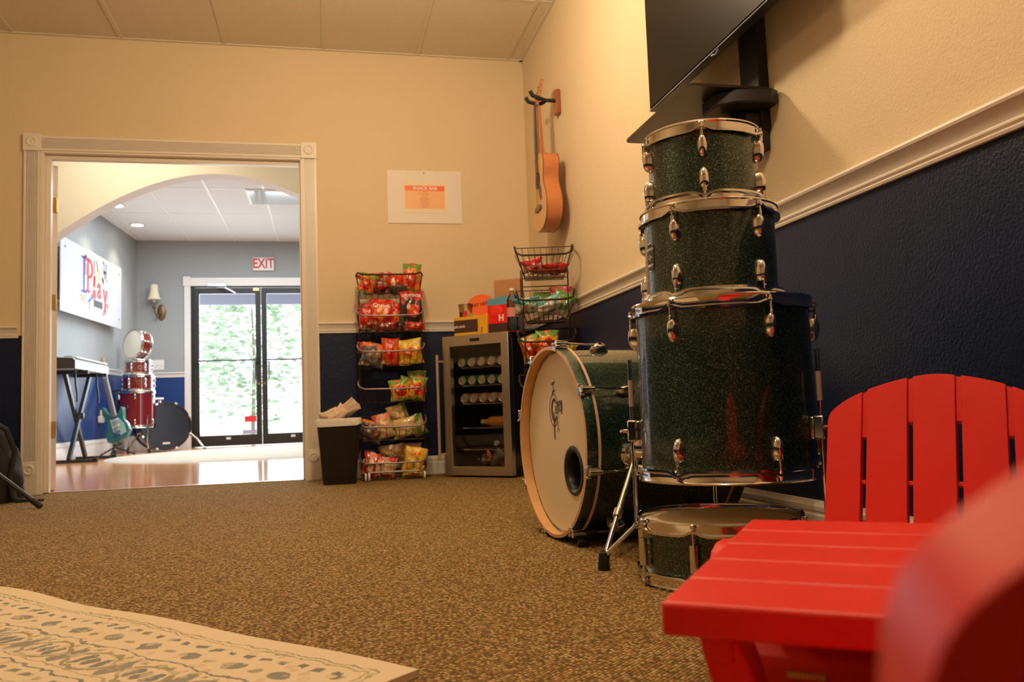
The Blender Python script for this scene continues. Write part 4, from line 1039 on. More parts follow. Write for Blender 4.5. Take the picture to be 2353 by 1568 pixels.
# tier 1 (index 0)
pk('orange', 'orange topped packet lying across the left of the top basket', 0, -.11, .105, w=.17, h=.10, ry=-8, rx=55, y=.12, seed=1)
pk('multi', 'red green and yellow packet behind wires at the left of the top basket', 0, -.135, .065, w=.11, h=.13, ry=18, y=.06, seed=2)
pk('sil', 'dark foil packet behind the multicoloured one in the top basket', 0, -.055, .080, w=.14, h=.11, ry=-12, y=.13, seed=3)
pk('dkred', 'dark red packet lying low in the left of the top basket', 0, -.09, .036, w=.18, h=.11, rx=70, ry=6, y=.10, tk=.05, seed=4)
pk('red', 'bright red packet in the middle of the top basket', 0, .035, .070, w=.12, h=.13, ry=14, y=.10, seed=5)
pk('blk', 'dark packet underside resting at the middle of the top basket floor', 0, .05, .032, w=.13, h=.10, rx=72, y=.08, seed=6)
pk('multi', 'upright packet with green top at the right of the top basket', 0, .135, .098, w=.12, h=.19, ry=4, y=.09, seed=7)
# tier 2
pk('redblob', 'red tortilla chip packet cut off at the left end of the second basket', 1, -.135, .085, w=.12, h=.15, y=.07, seed=8, text='Dor', ts=.03)
pk('red', 'bright red cheese puff packet with white lettering on the second basket', 1, -.055, .105, w=.155, h=.165, ry=6, rx=-6, y=.05, seed=9, text='Crunch', ts=.034, tz=.22)
pk('red', 'narrow red packet between the two big lettered ones on the second basket', 1, .035, .088, w=.075, h=.15, y=.08, seed=10, text='s', ts=.028)
pk('blackred', 'tall black and red tortilla chip packet at the right of the second basket', 1, .125, .125, w=.155, h=.215, ry=2, rx=-4, y=.05, seed=12, text='Doritos', ts=.037, tz=.38)
pk('dkred', 'dark red packet lying along the floor of the second basket', 1, -.03, .022, w=.19, h=.07, rx=10, y=.05, tk=.04, seed=13)
pk('redblob', 'flat red packet lying under the tall black one in the second basket', 1, .145, .022, w=.13, h=.06, rx=10, y=.05, tk=.04, seed=14)
# tier 3
pk('orange', 'small orange red packet poking up at the far left of the third basket', 2, -.16, .115, w=.09, h=.07, y=.14, seed=15)
pk('sil', 'crumpled dark silver packet at the left of the third basket', 2, -.11, .062, w=.15, h=.145, ry=12, y=.07, seed=16)
pk('orange', 'reddish brown packet in the middle of the third basket', 2, -.005, .078, w=.11, h=.165, ry=2, y=.06, seed=17, text='0', ts=.035)
pk('yel', 'yellow cheese snack packet with orange curls at the right of the third basket', 2, .115, .075, w=.155, h=.155, ry=-6, y=.06, seed=18)
pk('yel', 'second yellow packet lying behind the curls packet in the third basket', 2, .10, .085, w=.14, h=.14, y=.15, seed=19)
# tier 4
pk('ygr', 'yellow packet with red centre at the middle of the fourth basket', 3, .045, .070, w=.125, h=.13, ry=-8, y=.05, seed=20)
pk('ygr', 'yellow and green packet tilted behind the fourth basket middle', 3, .10, .082, w=.13, h=.13, ry=14, y=.12, seed=21)
pk('ygr', 'yellow packet with red spot at the right end of the fourth basket', 3, .155, .078, w=.11, h=.145, ry=10, y=.07, seed=22)
pk('tgr', 'green topped packet standing highest at the back right of the fourth basket', 3, .155, .125, w=.12, h=.13, y=.17, seed=23)
# tier 5
pk('sil', 'dark packet with a red end at the left of the fifth basket', 4, -.13, .055, w=.15, h=.12, ry=20, y=.07, seed=24)
pk('trd', 'tan and red packet standing second from the left in the fifth basket', 4, -.055, .085, w=.115, h=.15, ry=-16, y=.07, seed=25)
pk('tgr', 'tan packet with green ends piled highest on the fifth basket', 4, .035, .145, w=.15, h=.12, ry=70, rx=10, y=.12, seed=26)
pk('tgr2', 'large cream packet with green ends across the fifth basket', 4, .075, .072, w=.13, h=.18, ry=76, rx=10, y=.07, seed=27)
pk('tgr2', 'dark green edged packet at the right end of the fifth basket', 4, .155, .08, w=.09, h=.13, ry=-20, y=.13, seed=28)
# tier 6
pk('rwt', 'red and white packet at the left of the lowest basket', 5, -.135, .070, w=.10, h=.15, ry=12, y=.04, seed=29)
pk('crd', 'cream and red packet leaning second from left in the lowest basket', 5, -.055, .055, w=.15, h=.12, ry=10, y=.04, seed=30)
pk('tan', 'brown packet lying high at the back of the lowest basket', 5, -.01, .125, w=.16, h=.12, ry=-8, rx=20, y=.13, seed=31)
pk('tan', 'golden brown packet at the back right of the lowest basket', 5, .10, .125, w=.15, h=.12, y=.15, seed=32)
pk('lay', 'yellow potato chip packet with a red label at the right of the lowest basket', 5, .125, .082, w=.14, h=.165, ry=12, y=.05, seed=33, text='Lays', ts=.034, tz=.28, tm='orange')
pk('lay', 'yellow packet lying flat under the potato chip packet in the lowest basket', 5, .115, .020, w=.14, h=.06, rx=8, y=.05, tk=.04, seed=34)

# second rack against the right wall
TR2 = Matrix.Translation((1.125, 4.215, 0)) @ Matrix.Rotation(rad(-14), 4, 'Z')
r2 = thing('wire_basket_rack', 'tall dark wire basket rack behind the bass drum beside the fridge', 'rack', TR2)
Z2 = [1.205, .965, .745, .5, .26]
for z in Z2: basket(r2, z, w=.31, d=.22, hh=.105, rise=.06, n=10, rail=2, flare=.05)
b = MB()
for s in (-1, 1):
    b.tube([(s * .115, .03, .06), (s * .12, .03, 1.13)], .0032, 6); b.tube([(s * .125, .20, .06), (s * .13, .20, 1.16)], .0032, 6)
for z in (1.085, .85, .63): b.tube([(-.12, .03, z), (.12, .03, z)], .003, 6); b.tube([(-.125, .20, z - .02), (.125, .20, z - .02)], .003, 6)
for s in (-1, 1):
    for y in (.03, .20): b.tube([(s * .12, y, 0), (s * .12, y, .06)], .006, 8)
b.build('side_wires', 'wire', r2)
g2 = 'packets in the second wire rack'
pk('pink', 'pink and white packet lying at the left of the upper wire basket', 0, -.06, 1.165, w=.13, h=.09, ry=-15, rx=50, y=.09, seed=41, T0=TR2, grp=g2)
pk('dkred', 'dark red packet lying flat at the right of the upper wire basket', 0, .06, 1.145, w=.15, h=.09, rx=68, y=.10, seed=42, T0=TR2, grp=g2)
pk('pink', 'thin red and white packet under the others in the upper wire basket', 0, .0, 1.132, w=.17, h=.12, rx=86, y=.12, tk=.02, seed=43, T0=TR2, grp=g2)
pk('teal', 'teal and white packet lying at the left of the middle wire basket', 0, -.10, .945, w=.15, h=.10, ry=-8, rx=40, y=.07, seed=44, T0=TR2, grp=g2)
pk('teal', 'bright teal edged packet slanting across the middle wire basket', 0, .02, .945, w=.17, h=.08, ry=-22, rx=20, y=.06, seed=45, T0=TR2, grp=g2)
pk('green', 'green and silver packet at the right of the middle wire basket', 0, .09, .950, w=.13, h=.13, ry=25, y=.08, seed=46, T0=TR2, grp=g2)
pk('pink', 'white and red packet heaped highest on the middle wire basket', 0, .085, 1.005, w=.13, h=.10, rx=30, y=.15, seed=47, T0=TR2, grp=g2)
pk('green', 'dark green packet at the back of the middle wire basket', 0, .0, .965, w=.13, h=.13, rx=-10, y=.17, seed=48, T0=TR2, grp=g2)
pk('multi', 'orange and yellow packet at the left of the lower wire basket', 0, -.085, .715, w=.12, h=.14, ry=-14, y=.06, seed=49, T0=TR2, grp=g2)
pk('ygr', 'yellow packet with red pattern in the middle of the lower wire basket', 0, .0, .735, w=.13, h=.15, y=.08, seed=50, T0=TR2, grp=g2)
pk('yel', 'yellow and orange packet lying at the right of the lower wire basket', 0, .085, .700, w=.14, h=.09, ry=18, y=.08, seed=51, T0=TR2, grp=g2)

# ---------------------------------------------------------------- waste bin
t = thing('waste_bin', 'black plastic waste bin with a white liner between door casing and snack rack', 'bin', L(.058, 5.02, 0) @ Matrix.Rotation(rad(-2), 4, 'Z'))
def rrect(w, d, r, n=5):
    P = []
    for cx, cy, a in ((w / 2 - r, d / 2 - r, 0), (-w / 2 + r, d / 2 - r, 90), (-w / 2 + r, -d / 2 + r, 180), (w / 2 - r, -d / 2 + r, 270)): P += [(cx + r * cos(rad(a + k * 90 / n)), cy + r * sin(rad(a + k * 90 / n))) for k in range(n + 1)]
    return P
def loft(secs, cap0=True, cap1=False):
    b = MB(); vs = []; fs = []; n = len(secs[0][0])
    for P, z in secs: vs += [(x, y, z(x, y) if callable(z) else z) for x, y in P]
    for i in range(len(secs) - 1):
        for k in range(n): k2 = (k + 1) % n; fs.append((i * n + k, i * n + k2, (i + 1) * n + k2, (i + 1) * n + k))
    if cap0: fs.append(tuple(range(n))[::-1])
    if cap1: fs.append(tuple((len(secs) - 1) * n + k for k in range(n)))
    return b.add(vs, fs)
b = loft([(rrect(.18, .15, .02), 0), (rrect(.19, .16, .022), .01), (rrect(.250, .205, .028), .362), (rrect(.256, .21, .03), .366), (rrect(.256, .21, .03), .374), (rrect(.244, .198, .028), .374), (rrect(.18, .15, .02), .02)]); b.build('bin_body', mat('bin_black', (.012, .011, .011), .45), t)
b = loft([(rrect(.238, .192, .027), .30), (rrect(.250, .204, .028), .377), (rrect(.260, .214, .031), .379), (rrect(.266, .220, .032), .366), (rrect(.264, .218, .032), lambda x, y: .335 - .018 * sin(x * 22 + 1) + (-.02 if x < -.08 else 0))], cap0=False); b.build('bin_liner', 'liner', t)
for i, (x, y, z, rx, ry, w_, h_, lb) in enumerate(((.03, 0, .412, 20, 52, .09, .20, 'crumpled cream paper bag sticking out of the waste bin to the right'), (-.05, 0, .385, 10, 70, .10, .11, 'small folded paper scrap at the left of the waste bin rim'), (.0, -.03, .40, -10, 40, .08, .12, 'crushed white paper wrapper in the middle of the waste bin'))):
    foilpack(lb, L(.058, 5.02, 0) @ L(x, y, z) @ Matrix.Rotation(rad(ry), 4, 'Y') @ Matrix.Rotation(rad(rx), 4, 'X'), w_, h_, .03, mat('waste_paper', (.72, .55, .38), .7), 60 + i, 'paper_waste', 'paper', 'rubbish in the bin')

# ---------------------------------------------------------------- red children's chairs and table
CWd = .374
AT = [(0, .4316), (.21, .4275), (.40, .420), (.60, .4085), (.74, .397), (.84, .3865), (.91, .377), (.96, .3685), (.985, .361), (1.0, .350)]
def arch(q):
    q = min(1, abs(q)); n = len(AT)
    for i in range(n - 1):
        if q <= AT[i + 1][0]:
            (x0, y0), (x1, y1) = AT[i], AT[i + 1]; h = x1 - x0
            sl = lambda k: 0 if k == 0 else ((AT[min(k + 1, n - 1)][1] - AT[k - 1][1]) / (AT[min(k + 1, n - 1)][0] - AT[k - 1][0]))
            t = (q - x0) / h; m0, m1 = sl(i) * h, sl(i + 1) * h
            return (2 * t ** 3 - 3 * t * t + 1) * y0 + (t ** 3 - 2 * t * t + t) * m0 + (-2 * t ** 3 + 3 * t * t) * y1 + (t ** 3 - t * t) * m1
    return AT[-1][1]
def kidchair(label, M4, thick=.024, yb=.470, ov=.034):
    t = thing('slatted_chair', label, 'chair', M4, 'red children chairs')
    rec = rad(20); zb = .100; dy = yb - .470
    def pt(s, zt, o):   # s across, zt world height along panel, o thickness offset toward front (-) 
        tt = (zt - zb) / cos(rec); return Vector((s, yb + tt * sin(rec) - o * cos(rec), zb + tt * cos(rec) + o * -sin(rec) * -1))
    b = MB(); n = 5; gap = .010; sws = [.062, .070, .070, .070, .062]; st = [sum(sws[:k]) + gap * k for k in range(5)]
    def col(s0, s1, z0f, z1f, f0, f1, N=20, rounded=True):
        # plate between s0..s1, z0f(s)..z1f(s), from offset f0 (back) to f1 (front)
        vs = []; fs = []; K = 8
        for o in (f0, f1):
            for j in range(K + 1):
                for i in range(N + 1):
                    s = s0 + (s1 - s0) * i / N; za, zz = z0f(s), z1f(s); vs.append(pt(s, za + (zz - za) * j / K, o))
        A = (K + 1) * (N + 1)
        for j in range(K):
            for i in range(N):
                a = j * (N + 1) + i; fs.append((a, a + N + 1, a + N + 2, a + 1)); fs.append((A + a, A + a + 1, A + a + N + 2, A + a + N + 1))
        for i in range(N): fs.append((i, i + 1, A + i + 1, A + i)); a = K * (N + 1) + i; fs.append((a, A + a, A + a + 1, a + 1))
        for j in range(K): a = j * (N + 1); c = a + N + 1; fs.append((a, A + a, A + c, c)); a += N; c += N; fs.append((a, c, A + c, A + a))
        b.add(vs, fs)
    top = lambda s: arch((s - CWd / 2) / (CWd / 2))
    for i in range(n):
        s0 = st[i]; col(s0, s0 + sws[i], lambda s: .10, top, 0, thick)
    for i in range(n - 1):
        s0 = st[i] + sws[i]; zs = .331 if i in (0, 3) else .358
        col(s0, s0 + gap, lambda s, zs=zs: zs - .012, lambda s: top(s) - .0008, .001, thick - .006, N=2)
        col(s0 - .001, s0 + gap + .001, lambda s: .236, lambda s: .243, .001, thick - .010, N=2)
    b.build('backrest', 'redsmooth', t, bevel=.0035, ang=50)
    # seat slats with rolled front
    path = [(.41, .150), (.22, .168), (.14, .180), (.07, .186), (.035, .184), (.012, .172), (.002, .152), (0, .105)]
    segs = ([((.48, .138), (.42, .143))] if yb > .45 else []) + [((.41, .144), (.325, .156)), ((.315, .158), (.23, .169)), ((.22, .171), (.15, .180)), ((.14, .181), (.07, .186))]
    for sgi, (p, q) in enumerate(segs):
        c = MB(); c.bar((CWd / 2, p[0], p[1] - .01), (CWd / 2, q[0], q[1] - .01), CWd + 2 * (ov if sgi > 1 else 0), .02); c.build('seat_slat', 'redsmooth', t, bevel=.003)
    c = MB(); P = [(.062, .187), (.035, .186), (.015, .176), (.003, .160), (0, .140), (.018, .140), (.021, .152), (.030, .164), (.040, .167), (.062, .167)]
    T5 = Matrix(((0, 0, 1, 0), (1, 0, 0, 0), (0, 1, 0, 0), (0, 0, 0, 1))); c.prism(P, -ov, CWd + ov, T5); c.build('seat_slat', 'redsmooth', t, ang=50)
    for ch_ in t.children:
        if ch_.name.startswith('seat_slat'): ch_.location.z += .012
    c = MB(); c.box(.0, CWd, .002, .020, .080, .150); c.build('front_apron', 'redsmooth', t, bevel=.005)
    for s in (0, CWd - .028):
        c = MB(); c.prism([(.022, 0), (.022, .15), (.060, .168), (.13, .160), (.12, .12), (.075, .10), (.070, 0)], s + .0, s + .028, T5); c.build('front_leg', 'redsmooth', t, bevel=.004)
        c = MB(); c.prism([(.12, .150), (.47 + dy, .118), (.515 + dy, .09), (.545 + dy, 0), (.500 + dy, 0), (.465 + dy, .075), (.12, .110)], s, s + .028, T5); c.build('rear_leg', 'redsmooth', t, bevel=.004)
    c = MB(); c.bar((0, .325, .262), (CWd, .325 + .0, .262), .018, .030); 
    return t
def chM(w, b_, o): return Matrix(((w[0], b_[0], 0, o[0]), (w[1], b_[1], 0, o[1]), (0, 0, 1, 0), (0, 0, 0, 1)))
aw = rad(-48); kidchair('red slatted child size chair with an arched back against the navy wall', chM((cos(aw), sin(aw)), (-sin(aw), cos(aw)), (.548, 1.103)))
# nearer chair, seen from behind
TW = Vector((.33, .944)).normalized()     # facing direction
bdir = -TW; wdir = Vector((-TW.y, TW.x)) * 1.0
wdir = Vector((bdir.y, -bdir.x))
NC = Vector((.1005, .1305))                 # rear face left edge near top
o2 = NC - wdir * CWd - bdir * .4746
kidchair('blurred red slatted child size chair in the right foreground seen from behind', chM(wdir, bdir, o2), thick=.024, yb=.38, ov=0)
# table
e1 = Vector((.802, -.597)).normalized(); e2 = Vector((.597, .802)).normalized()
TTb = Matrix(((e1.x, e2.x, 0, .250), (e1.y, e2.y, 0, .627), (0, 0, 1, 0), (0, 0, 0, 1)))
tb = thing('slatted_side_table', 'low red slatted side table in the foreground right of the snare drum', 'table', TTb)
tw, td, tz = .40, .47, .250
T6b = Matrix(((1, 0, 0, 0), (0, 0, 1, 0), (0, 1, 0, 0), (0, 0, 0, 1))); T5b = Matrix(((0, 0, 1, 0), (1, 0, 0, 0), (0, 1, 0, 0), (0, 0, 0, 1)))
for i in range(5):
    y0 = i * (td + .006) / 5; c = MB(); c.box(0, tw, y0, y0 + td / 5 - .001, tz - (.026 if i in (0, 4) else .022), tz); c.build('top_slat', 'red', tb, bevel=.0035)
c = MB(); c.box(.03, .05, .02, td - .02, tz - .05, tz - .024); c.box(tw - .05, tw - .03, .02, td - .02, tz - .05, tz - .024); c.build('cross_batten', 'red', tb, bevel=.002)
for yy in (.022, td - .070):
    for s_x in (0, 1):
        P = [(.022, tz - .026), (.052, tz - .026), (.062, .20), (.075, .15), (.105, .07), (.140, 0), (.095, 0), (.066, .07), (.042, .14), (.030, .19)]
        if s_x: P = [(tw - x, z) for x, z in P][::-1]
        c = MB(); c.prism(P, yy, yy + .048, T6b); c.build('leg', 'red', tb, bevel=.003, ang=50)
Pr = [(.240, .118), (.236, .132), (.238, .146), (.250, .155), (.300, .157), (.300, .137), (.258, .135), (.256, .118)]
c = MB(); c.prism(Pr, .030, tw - .03, T5b); lr = c.build('lower_shelf', 'red', tb, ang=50, bevel=.001)
c = MB(); c.box(.055, tw - .055, .230, .246, .070, .112); c.build('lower_rail', 'red', tb, bevel=.004)
c = MB(); c.box(.062, .100, .2345, .2375, .1275, .1345); pl_ = c.build('label_plate', mat('metal_label', (.45, .36, .22), .4, .7), tb)
c = MB()
for i in range(9): c.box(.0645 + i * .0039, .0672 + i * .0039, .2338, .2346, .1290, .1330)
c.build('label_characters', 'brass', pl_)
# ---------------------------------------------------------------- rug
def rugmat():
    m, nt, b_ = newmat('patterned_rug')
    co = coords(nt); sep = nt.nodes.new('ShaderNodeSeparateXYZ'); nt.links.new(co, sep.inputs[0])
    n0 = noise(nt, 35, 3, co); nf = mth(nt, 'MULTIPLY', mth(nt, 'SUBTRACT', n0.outputs[0], .5), .030)
    x = mth(nt, 'ADD', sep.outputs[0], nf); y = mth(nt, 'ADD', sep.outputs[1], nf)
    # distance to the nearest edge of the rug (rug spans 0..2.4 by 0..1.6)
    ex_ = mth(nt, 'MINIMUM', x, mth(nt, 'SUBTRACT', 2.4, x)); ey_ = mth(nt, 'MINIMUM', y, mth(nt, 'SUBTRACT', 1.6, y))
    d = mth(nt, 'MINIMUM', ex_, ey_)
    along = mixc(nt, mth(nt, 'LESS_THAN', ex_, ey_), x, y)
    al = mth(nt, 'ADD', mth(nt, 'MULTIPLY', mth(nt, 'LESS_THAN', ex_, ey_), y), mth(nt, 'MULTIPLY', mth(nt, 'GREATER_THAN', ex_, ey_), x))
    def band(c0, c1): return mth(nt, 'MULTIPLY', mth(nt, 'GREATER_THAN', d, c0), mth(nt, 'LESS_THAN', d, c1))
    def per(p, ph=0): return mth(nt, 'FRACT', mth(nt, 'DIVIDE', mth(nt, 'ADD', al, ph), p))
    def blob(p, dc, rx, ry, ph=0, soft=1):
        u = mth(nt, 'MULTIPLY', mth(nt, 'SUBTRACT', per(p, ph), .5), p / rx); v = mth(nt, 'DIVIDE', mth(nt, 'SUBTRACT', d, dc), ry)
        return mth(nt, 'LESS_THAN', mth(nt, 'ADD', mth(nt, 'MULTIPLY', u, u), mth(nt, 'MULTIPLY', v, v)), soft)
    cream = (.74, .63, .46); c = cream
    nn = noise(nt, 9, 3, co); 
    olive = (.30, .26, .15); slate = (.17, .18, .17); tan = (.56, .45, .28)
    vor = nt.nodes.new('ShaderNodeTexVoronoi'); vor.inputs['Scale'].default_value = 26; nt.links.new(co, vor.inputs['Vector'])
    speck = mth(nt, 'MULTIPLY', mth(nt, 'LESS_THAN', vor.outputs['Distance'], .26), mth(nt, 'GREATER_THAN', d, .05))
    c = mixc(nt, mth(nt, 'MULTIPLY', speck, .5), c, tan)
    c = mixc(nt, mth(nt, 'MULTIPLY', band(.040, .045), .75), c, olive); c = mixc(nt, mth(nt, 'MULTIPLY', band(.051, .055), .75), c, olive)
    dash = mth(nt, 'MULTIPLY', band(.072, .088), mth(nt, 'LESS_THAN', per(.042), .45)); c = mixc(nt, mth(nt, 'MULTIPLY', dash, .9), c, slate)
    c = mixc(nt, mth(nt, 'MULTIPLY', blob(.115, .125, .024, .017), .8), c, slate); c = mixc(nt, mth(nt, 'MULTIPLY', blob(.115, .128, .010, .008, .057), .8), c, olive)
    wv = mth(nt, 'ADD', d, mth(nt, 'MULTIPLY', mth(nt, 'SINE', mth(nt, 'MULTIPLY', al, 38)), .005))
    ln = mth(nt, 'MULTIPLY', mth(nt, 'GREATER_THAN', wv, .163), mth(nt, 'LESS_THAN', wv, .169)); c = mixc(nt, mth(nt, 'MULTIPLY', ln, .85), c, slate)
    # large leaf motifs
    big = mth(nt, 'SUBTRACT', blob(.15, .225, .060, .042), blob(.15, .225, .050, .034)); c = mixc(nt, mth(nt, 'MULTIPLY', mth(nt, 'MAXIMUM', big, 0.0), .85), c, olive)
    for ph, rx, ry in ((.0, .012, .020), (.028, .011, .024), (-.028, .011, .024)): c = mixc(nt, mth(nt, 'MULTIPLY', blob(.15, .225, rx, ry, ph), .85), c, slate)
    c = mixc(nt, mth(nt, 'MULTIPLY', mth(nt, 'MULTIPLY', band(.178, .19), mth(nt, 'LESS_THAN', per(.03), .4)), .7), c, olive); c = mixc(nt, mth(nt, 'MULTIPLY', blob(.15, .225, .016, .040, .075), .75), c, slate); c = mixc(nt, mth(nt, 'MULTIPLY', band(.268, .272), .7), c, olive)
    ln2 = band(.288, .294); c = mixc(nt, mth(nt, 'MULTIPLY', ln2, .85), c, slate)
    c = mixc(nt, mth(nt, 'MULTIPLY', mth(nt, 'MULTIPLY', band(.31, .325), mth(nt, 'LESS_THAN', per(.042), .45)), .8), c, slate); c = mixc(nt, mth(nt, 'MULTIPLY', band(.345, .350), .8), c, olive)
    v2 = nt.nodes.new('ShaderNodeTexVoronoi'); v2.inputs['Scale'].default_value = 9; nt.links.new(co, v2.inputs['Vector'])
    fld = mth(nt, 'MULTIPLY', mth(nt, 'GREATER_THAN', d, .36), mth(nt, 'LESS_THAN', mth(nt, 'ABSOLUTE', mth(nt, 'SUBTRACT', v2.outputs['Distance'], .32)), .06)); c = mixc(nt, mth(nt, 'MULTIPLY', fld, .7), c, slate)
    worn = noise(nt, 28, 4, co, .7); c = mixc(nt, mth(nt, 'MULTIPLY', mth(nt, 'GREATER_THAN', worn.outputs[0], .55), .5), c, cream)
    nt.links.new(c, b_.inputs['Base Color']); b_.inputs['Roughness'].default_value = .95; b_.inputs['Specular IOR Level'].default_value = .1
    fine = noise(nt, 420, 2, co); bump(nt, b_, fine.outputs[0], .6, .002)
    return m
rd = Vector((-.681, .732)); rn = Vector((-.732, -.681))
# local x along the visible edge, y inward; mirrored handedness handled by z up
TRg = Matrix(((rd.x, rn.x, 0, .130), (rd.y, rn.y, 0, 1.316), (0, 0, 1, .0), (0, 0, 0, 1)))
b = MB(); nx, ny = 72, 48; vs = []
for top in (1, 0):
    for j in range(ny + 1):
        for i in range(nx + 1):
            x, y = 2.4 * i / nx, 1.6 * j / ny
            ed = min(x, y, 2.4 - x, 1.6 - y); z = (.009 + .0035 * math.exp(-ed / .12) * (1 + sin(x * 11 + 1.2 * sin(y * 5)))) if top else .001
            yy = y + (.006 * sin(x * 9 + .7) if j == 0 else 0)
            vs.append((x, yy, z))
fs = []; A = (nx + 1) * (ny + 1)
for j in range(ny):
    for i in range(nx): a = j * (nx + 1) + i; fs.append((a, a + 1, a + nx + 2, a + nx + 1))
for i in range(nx): fs.append((A + i, A + i + 1, i + 1, i)); a = ny * (nx + 1) + i; fs.append((a, a + 1, A + a + 1, A + a))
for j in range(ny): a = j * (nx + 1); c = a + nx + 1; fs.append((a, c, A + c, A + a)); a += nx; c += nx; fs.append((c, a, A + a, A + c))
b.add(vs, fs); ro = b.build('area_rug', rugmat(), ang=60); ro.matrix_world = TRg
tag(ro, 'cream area rug with grey green oriental border in the lower left foreground', 'rug')

# ---------------------------------------------------------------- black bag and stand leg at the left
t = thing('equipment_bag', 'large black fabric bag slumped on the carpet left of the doorway', 'bag', L(-1.90, 4.98, 0))
b = MB(); n = 28; mm_ = 18; vs = []; fs = []
for j in range(mm_ + 1):
    v = j / mm_; z = .46 * v
    for i in range(n):
        a = 2 * pi * i / n; rr = (1 - .62 * max(0, v - .72) / .28 * max(0, v - .72) / .28) * (.80 + .20 * sin(pi * min(1, v * 1.1 + .18)))
        x = .290 * rr * (abs(cos(a)) ** .7) * (1 if cos(a) > 0 else -1); y = .15 * rr * (abs(sin(a)) ** .7) * (1 if sin(a) > 0 else -1)
        w_ = .010 * sin(5 * a + 9 * v) + .007 * sin(9 * a - 13 * v)
        zz = z * (1 - .10 * (x / .22 if x > 0 else 0) ** 2)
        vs.append((x + w_ * cos(a), y + w_ * sin(a), zz))
for j in range(mm_):
    for i in range(n): i2 = (i + 1) % n; fs.append((j * n + i, j * n + i2, (j + 1) * n + i2, (j + 1) * n + i))
fs.append(tuple(range(n))[::-1]); fs.append(tuple(mm_ * n + k for k in range(n))); b.add(vs, fs); b.build('bag_body', mat('black_nylon', (.011, .009, .009), .8, bumps=(60, .6, .004)), t, ang=80)
b = MB(); b.tube([(.18, -.10, .43), (.25, -.12, .385), (.285, -.10, .27), (.262, -.10, .13), (.275, -.09, .04), (.29, -.09, .014), (.36, -.08, .008), (.42, -.08, .008)], [.012, .014, .014, .013, .016, .014, .007, .006], 10); b.build('shoulder_strap', 'blackmatte', t)
b = MB(); b.box(.15, .165, -.17, -.155, .10, .13); b.build('buckle', 'black', t, bevel=.003)
t = thing('tripod_stand', 'black metal stand leg angled across the bag at the far left edge', 'stand', L(0, 0, 0))
b = MB(); p0 = Vector((-1.375, 4.500, .010)); p1 = Vector((-2.10, 4.62, .60)); b.tube([p0, p1], .012, 14); b.build('leg', mat('gunmetal_tube', (.035, .03, .03), .3, .4), t)
b = MB(); b.tube([p0 - (p1 - p0).normalized() * .004, p0 + (p1 - p0).normalized() * .05], .0145, 14); b.build('rubber_tip', 'rubber', t)
b = MB(); b.tube([p1, (-2.10, 4.62, 1.1)], .013, 12); b.tube([p1, (-2.55, 4.95, .01)], .012, 10); b.tube([p1, (-2.45, 4.15, .01)], .012, 10); b.build('centre_column', mat('gunmetal_tube', (.035, .03, .03), .3, .4), t)
# ---------------------------------------------------------------- lobby furnishings
# acrylic sign on stand-offs
ty = 10.43; ang_ = math.atan2(dL.y, dL.x)
SGx = lwx(ty) + .10
TS = Matrix(((dL.x, dL.y, 0, SGx), (dL.y, -dL.x, 0, ty), (0, 0, 1, 1.978), (0, 0, 0, 1)))
TS = Matrix(((dL.x, -dL.y, 0, SGx), (dL.y, dL.x, 0, ty), (0, 0, 1, 1.978), (0, 0, 0, 1)))  # x along wall, y into wall, z up
sg = thing('logo_sign', 'big white acrylic sign with blue and red IPlay lettering on lobby left wall', 'sign', TS)
b = MB(); b.box(-1.03, 1.03, 0, .012, -.395, .395); b.build('acrylic_panel', mat('sign_white', (.66, .66, .70), .2), sg, bevel=.002)
for x in (-.92, .92):
    for z in (-.28, .30):
        b = MB(); b.lathe([(0, .006), (.014, .006), (.014, -.10), (0, -.10)], 14, FYat(x, 0, z), cap=False); b.build('standoff', 'chrome', sg)
b1 = mat('sign_blue', (.06, .12, .42), .4); r1 = mat('sign_red', (.70, .03, .03), .4); gld = mat('sign_gold', (.75, .50, .12), .4); bl = M['ink']; pkn = mat('sign_pink', (.85, .30, .28), .4)
ys = -.003
def sg_box(m, *bx, name='print'):
    q = MB()
    for (x0, x1, z0, z1) in bx: q.box(x0, x1, ys, 0, z0, z1)
    return q.build(name, m, sg)
sg_box(b1, (-.335, -.285, -.21, .20), (-.385, -.235, .17, .20), (-.395, -.225, -.215, -.185), name='letter_i')
sg_box(r1, (-.205, -.160, -.185, .20), (-.25, -.11, -.195, -.165), name='letter_p_stem')
q = MB(); vs = []; fs = []; N = 24
for i in range(N + 1):
    a = -pi / 2 + pi * i / N
    for rx, rz in ((.15, .115), (.10, .085)): vs.append((-.165 + rx * cos(a), ys, .085 + rz * sin(a)))
for i in range(N): fs.append((2 * i, 2 * i + 1, 2 * i + 3, 2 * i + 2))
q.add(vs, fs); q.box(-.23, -.16, ys, 0, .172, .20); q.box(-.165, -.16, ys, 0, -.03, 0); q.build('letter_p_bowl', r1, sg)
lettering('a', .36, r1, FYat(.20, ys, -.10) @ Matrix.Diagonal((.95, 1, 1, 1)), sg, bold=.006, name='letter_a')
lettering('y', .36, r1, FYat(.42, ys, -.155) @ Matrix.Diagonal((.95, 1.25, 1, 1)), sg, bold=.006, name='letter_y')
q = MB(); q.box(.02, .035, ys, 0, -.12, .20); q.box(.035, .045, ys, 0, .16, .22); q.lathe([(0, .003), (.055, .003)], 20, FYat(.035, 0, -.19) @ Matrix.Diagonal((1, 1.1, 1, 1)), cap=False); q.bar((.0, ys, -.10), (.02, ys, .02), .006, .03, up=(0, 1, 0)); q.build('guitar_print', r1, sg)
q = MB(); q.tube([(.10, ys, .22), (.12, ys, .17), (.15, ys, .10)], .004, 5); q.build('violin_neck_print', bl, sg)
q = MB(); q.ball((.185, 0, .09), (.030, .003, .055)); q.ball((.215, 0, -.01), (.040, .003, .065)); q.build('violin_print', gld, sg)
